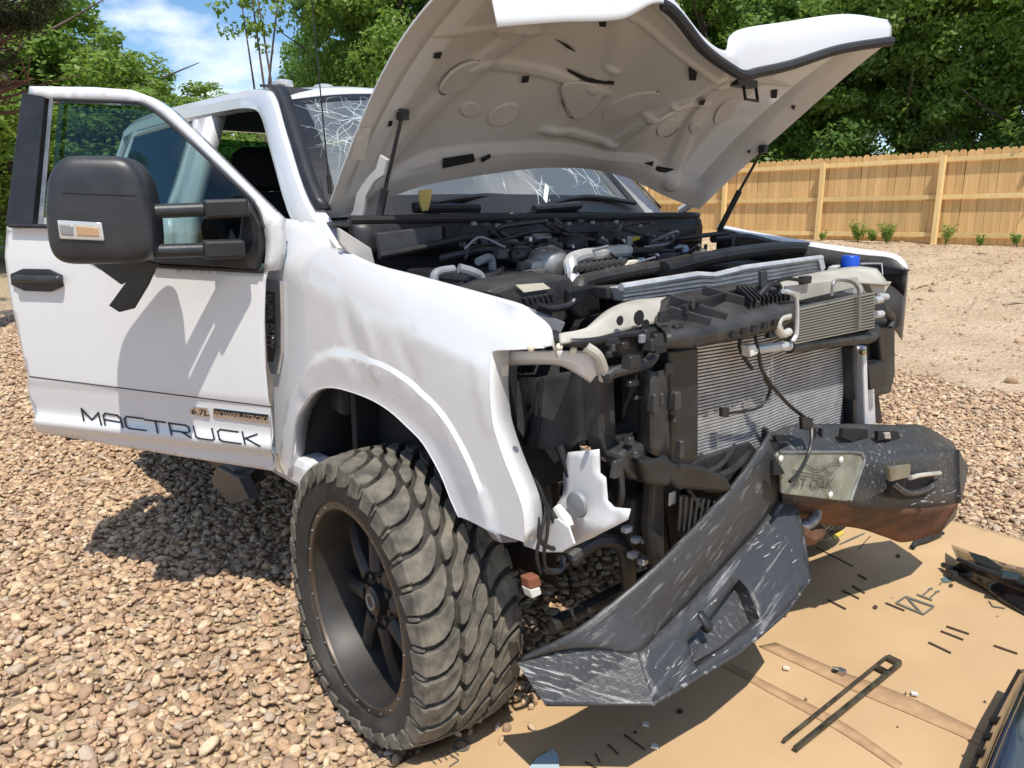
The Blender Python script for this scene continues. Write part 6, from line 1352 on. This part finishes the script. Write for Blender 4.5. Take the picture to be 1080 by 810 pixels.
# do-not-stack pictogram: rounded box with diagonal, two arrows
bx = [(945, 637), (955, 630.5), (985, 641), (974, 650), (967, 649)]
for a, b in [((945, 637), (955, 630.5)), ((955, 630.5), (985, 641)), ((985, 641), (974, 649)), ((974, 649), (945, 637)), ((957, 632), (972, 648))]: cline(a, b, 1.8, 'printed_pictogram', GINK)
for a, b in [((973, 629), (982, 621)), ((980, 632), (989, 624)), ((967, 628), (983, 634)), ((979, 622), (984, 621)), ((986, 625), (991, 624))]: cline(a, b, 1.5, 'printed_pictogram', GINK)
cpoly([(992, 611), (997, 608), (1003, 610), (1004, 614), (996, 615)], 'printed_pictogram', mat('teal_ink', (.10, .15, .15), .7)); cline((991, 617), (995, 613), 1.2, 'printed_pictogram', GINK)
for a, b in [((1043, 634), (1047, 640)), ((1047, 640), (1060, 642))]: cline(a, b, 1.0, 'printed_outline', GINK)
cpoly([(876, 563), (886, 559), (891, 563), (880, 570)], 'printed_mark', YINK)
for k in range(6): cline((885+k*3, 575+k*-1.2), (897+k*3, 569-k*1.2), .8, 'printed_line', GINK)
for a, b in (((861, 578), (900, 598)), ((905, 580), (918, 566))): cline(a, b, .8, 'board_crease', SLOT, .0025)
for k in range(5): cline((452+k*6, 800-k*2.5), (460+k*6, 808-k*2.5), .9, 'printed_line', GINK)
cline((470, 793), (484, 803), .9, 'printed_line', GINK); cline((484, 803), (474, 810), .9, 'printed_line', GINK)
for r in (7, 5.4): 
    q = [(487+r*1.25*math.cos(a), 787+r*.9*math.sin(a)) for a in np.linspace(0, 6.283, 15)[:-1]]
    for i in range(len(q)): cline(q[i], q[(i+1) % len(q)], 1.1, 'printed_ring', GINK)
# darker worn bands across the board
BAND = mat('worn_brown_band', (.36, .22, .12), .85, c2=(.49, .315, .165), vscale=22, detail=7)
def band(px, name):
    m = MB(); L = [cpx(x, y, .003) for x, y in px[0]]; Q = [cpx(x, y, .003) for x, y in px[1]]; L = catmull(L, 6); Q = catmull(Q, 6)
    for P in (L, Q):
        for p in P: p.z = cbz(p.x, p.y)+.003
    mid = [(a+b)/2 for a, b in zip(L, Q)]
    for p in mid: p.z = cbz(p.x, p.y)+.003
    o = m.grid([L, mid, Q]).build(name, BAND, None, smooth=True, solid=.001); adopt(o, card)
band([[(800, 682), (860, 710), (930, 742), (1010, 775), (1060, 797)], [(818, 678), (875, 703), (940, 728), (1015, 762), (1065, 785)]], 'worn_band')
band([[(740, 690), (800, 724), (870, 762), (945, 812)], [(744, 686), (806, 718), (880, 756), (952, 806)]], 'worn_band')
def stray():
    n = 70; P = []; rg = np.random.default_rng(77)
    for k in range(n):
        x, y = (rg.normal(562, 16), rg.normal(728, 11)) if k < 46 else (rg.normal(512, 14), rg.normal(768, 6)) if k < 56 else (rg.uniform(500, 1060), rg.uniform(600, 800))
        p = cpx(x, y, .006); P.append(tuple(p))
    s = rg.uniform(.006, .019, n)*np.where(np.arange(n) > 55, .5, 1); rot = rg.uniform(0, 6.28, (n, 3)); scl = np.repeat(s[:, None], 3, 1)
    tag(scatter('stray_pebbles', P, rot, scl, rg.integers(0, 9, n), bpy.data.collections['pebble'], PEB), 'stray pebbles kicked onto the cardboard beside the tyre', 'gravel', kind='stuff')
stray()
# torn pale rim where the stones were scraped onto the board
# ---- loose parts
def thing1(o, label, cat, group=None): return tag(o, label, cat, group)
# long slotted metal strip
q0, q1, q2, q3 = cpx(935, 696, .012), cpx(949, 703, .012), cpx(838, 794, .012), cpx(826, 785, .012)
e = empty('slotted_strip', tuple((q0+q2)/2), 'long thin slotted dark strip lying on the cardboard', 'trim strip')
def tadd(mb, name, m_, p, **k): o = mb.build(name, m_, None, **k); return adopt(o, p)
STRIP = mat('strip_metal', (.05, .045, .035), .45, .6, c2=(.16, .14, .10), vscale=25)
m = MB(); m.beam(q0, q3, .009, .01); tadd(m, 'side_rail', STRIP, e, bevel=.002)
m = MB(); m.beam(q1, q2, .014, .012); tadd(m, 'side_rail', STRIP, e, bevel=.002)
m = MB(); m.beam(q0+Vector((.0, 0, 0)), q1, .022, .014); tadd(m, 'end_cap', STRIP, e, bevel=.003)
m = MB(); m.beam(q0.lerp(q3, .13), q1.lerp(q2, .13), .02, .008); tadd(m, 'cross_bar', STRIP, e)
p = cpx(887, 711, .012); e = empty('speed_nut', tuple(p), 'small bright clip nut beside the slotted strip', 'clip'); m = MB(); m.box(p, (.026, .022, .016)); tadd(m, 'clip_body', STEEL, e, bevel=.003); m = MB(); m.tube([p, p+Vector((-.022, -.012, .004))], .008, 10, False); tadd(m, 'clip_barrel', DECAL, e)
# bluish plastic shard
m = MB(); P = [cpx(x, y, .006) for x, y in [(558, 812), (566, 802), (583, 793), (589, 800), (590, 815), (575, 822)]]; m.prism(P, (0, 0, .004)); thing1(m.build('plastic_shard', mat('pale_blue_plastic', (.42, .52, .56), .35), None, bevel=.001), 'pale blue plastic shard in the bumper shadow', 'shard')
# crumbs of plastic
for k, (x, y, lb) in enumerate([(963, 735, 'tiny white chip right of the slotted strip'), (828, 707, 'tiny broken chip on the worn band'), (680, 767, 'tiny tan chip in the bumper shadow'), (689, 790, 'small white splinter in the shadow by the cut slots')]):
    m = MB(); p = cpx(x, y, .006); m.prism([p+Vector((.014, 0, 0)), p+Vector((.004, .012, 0)), p+Vector((-.012, .004, 0)), p+Vector((-.003, -.009, 0))], (.002, 0, .006)); thing1(m.build('chip', WCON if k in (0, 3) else CREAM, None), lb, 'chip')
# stones pushed up against the board beside the wheel
GLOSS = mat('gloss_black_trim', (.012, .012, .014), .18, coat=.8, var=.3, vscale=10)
# black trim panel, upper right
def gp(x, y, z): return pZ(x, y, z)
e = empty('trim_panel', tuple(gp(1050, 620, .05)), 'glossy black plastic trim panel lying on the far edge of the cardboard', 'trim panel')
rows = [[gp(1003, 574, .10), gp(1030, 584, .12), gp(1060, 594, .13), gp(1100, 604, .13), (gp(1160, 622, .13))], [gp(1010, 590, .14), gp(1035, 600, .15), gp(1060, 609, .15), gp(1100, 622, .15), gp(1160, 640, .15)], [gp(1008, 594, .11), gp(1035, 607, .11), gp(1060, 617, .11), gp(1100, 633, .11), gp(1160, 655, .11)], [gp(1003, 603, .065), gp(1035, 620, .062), gp(1060, 636, .062), gp(1100, 657, .062), gp(1160, 687, .062)]]
tadd(MB().grid(patch(rows, 4, 4)), 'panel_skin', GLOSS, e, smooth=True, solid=.006, hint=(0, 0, 1), ang=35)
m = MB(); m.tube([rows[1][0], rows[1][1], rows[1][2], rows[1][3], rows[1][4]], .008, 8); tadd(m, 'panel_ridge', BLACKP, e, smooth=True)
m = MB(); m.prism([gp(1022, 583, .145), gp(1040, 588, .145), gp(1058, 600, .145), gp(1045, 600, .145), gp(1030, 594, .145)], (0, 0, .004)); tadd(m, 'panel_recess', DECAL, e)
m = MB(); m.prism([gp(1058, 602, .165), gp(1078, 606, .165), gp(1073, 612, .165), gp(1056, 609, .165)], (0, 0, .004)); tadd(m, 'panel_window', mat('blue_black', (.02, .03, .06), .15, coat=1), e)
for x, y in ((1000, 603), (995, 596)): m = MB(); m.tube([gp(x, y, .07), gp(x+8, y+3, .085)], .012, 8, False); tadd(m, 'panel_tab', BLACKP, e)
# torn rubber piece next to it
m = MB(); m.tube([cpx(962, 580, .012), cpx(966, 576, .02), cpx(975, 573, .02), cpx(985, 570, .025), cpx(994, 567, .02)], [.010, .014, .018, .015, .008], 8); thing1(m.build('rubber_scrap', RUBBER, None, smooth=True), 'torn black rubber scrap under the far bumper end', 'scrap')
# black grille part, lower right corner
e = empty('grille_part', tuple(gp(1080, 770, .05)), 'glossy black curved grille part in the lower right corner', 'grille part')
rows = [[gp(1076, 706, .16), gp(1060, 735, .16), gp(1046, 762, .15), gp(1036, 785, .14), gp(1024, 815, .13), gp(1005, 860, .12)], [gp(1090, 705, .20), gp(1076, 735, .21), gp(1064, 762, .21), gp(1054, 785, .20), gp(1042, 815, .19), gp(1025, 860, .18)], [gp(1120, 705, .16), gp(1104, 735, .17), gp(1094, 762, .17), gp(1086, 785, .17), gp(1076, 815, .16), gp(1060, 860, .15)], [gp(1160, 720, .08), gp(1150, 745, .08), gp(1140, 772, .08), gp(1134, 795, .08), gp(1125, 825, .08), gp(1110, 870, .08)]]
tadd(MB().grid(patch(rows, 5, 5)), 'grille_shell', GLOSS, e, smooth=True, solid=.008, hint=(0, 0, 1), ang=40)
m = MB(); m.grid([rows[0], [Vector((p.x+.01, p.y+.02, .065)) for p in rows[0]]]); tadd(m, 'grille_side', BLACKP, e, smooth=True, solid=.006)
for k in range(4): m = MB(); p = rows[0][2].lerp(rows[0][4], k/3.0)+Vector((0, 0, .005)); m.tube([p, p+Vector((.03, -.01, .025))], .009, 8, False); tadd(m, 'grille_clip', BLACKP, e, smooth=True)
m = MB(); m.tube([p+Vector((0, 0, .008)) for p in rows[1]], .006, 8); tadd(m, 'grille_edge', GLOSS, e, smooth=True)
# twigs on the bank near the gravel
for k, (a, b, lb) in enumerate([((962, 305), (980, 300), 'pale straight stick on the dirt beside the far fender'), ((1018, 330), (1028, 318), 'dark crooked twig on the dirt bank'), ((1058, 322), (1080, 320), 'short dark twig at the right edge of the dirt bank')]):
    def gpt(x, y):
        d = ray(x, y).normalized(); t = 3.0
        for _ in range(400):
            p = CAM+d*t
            if p.z <= terrain(p.x, p.y)+.01: break
            t += .03
        return p
    A_, B_ = gpt(*a), gpt(*b); m = MB(); m.tube([A_, A_.lerp(B_, .5)+Vector((0, .02, .02)), B_], [.02, .017, .008], 6); thing1(m.build('stick', mat('pale_stick', (.45, .34, .2), .85) if k == 0 else TWIG, None, smooth=True), lb, 'stick')
bpy.context.view_layer.update()
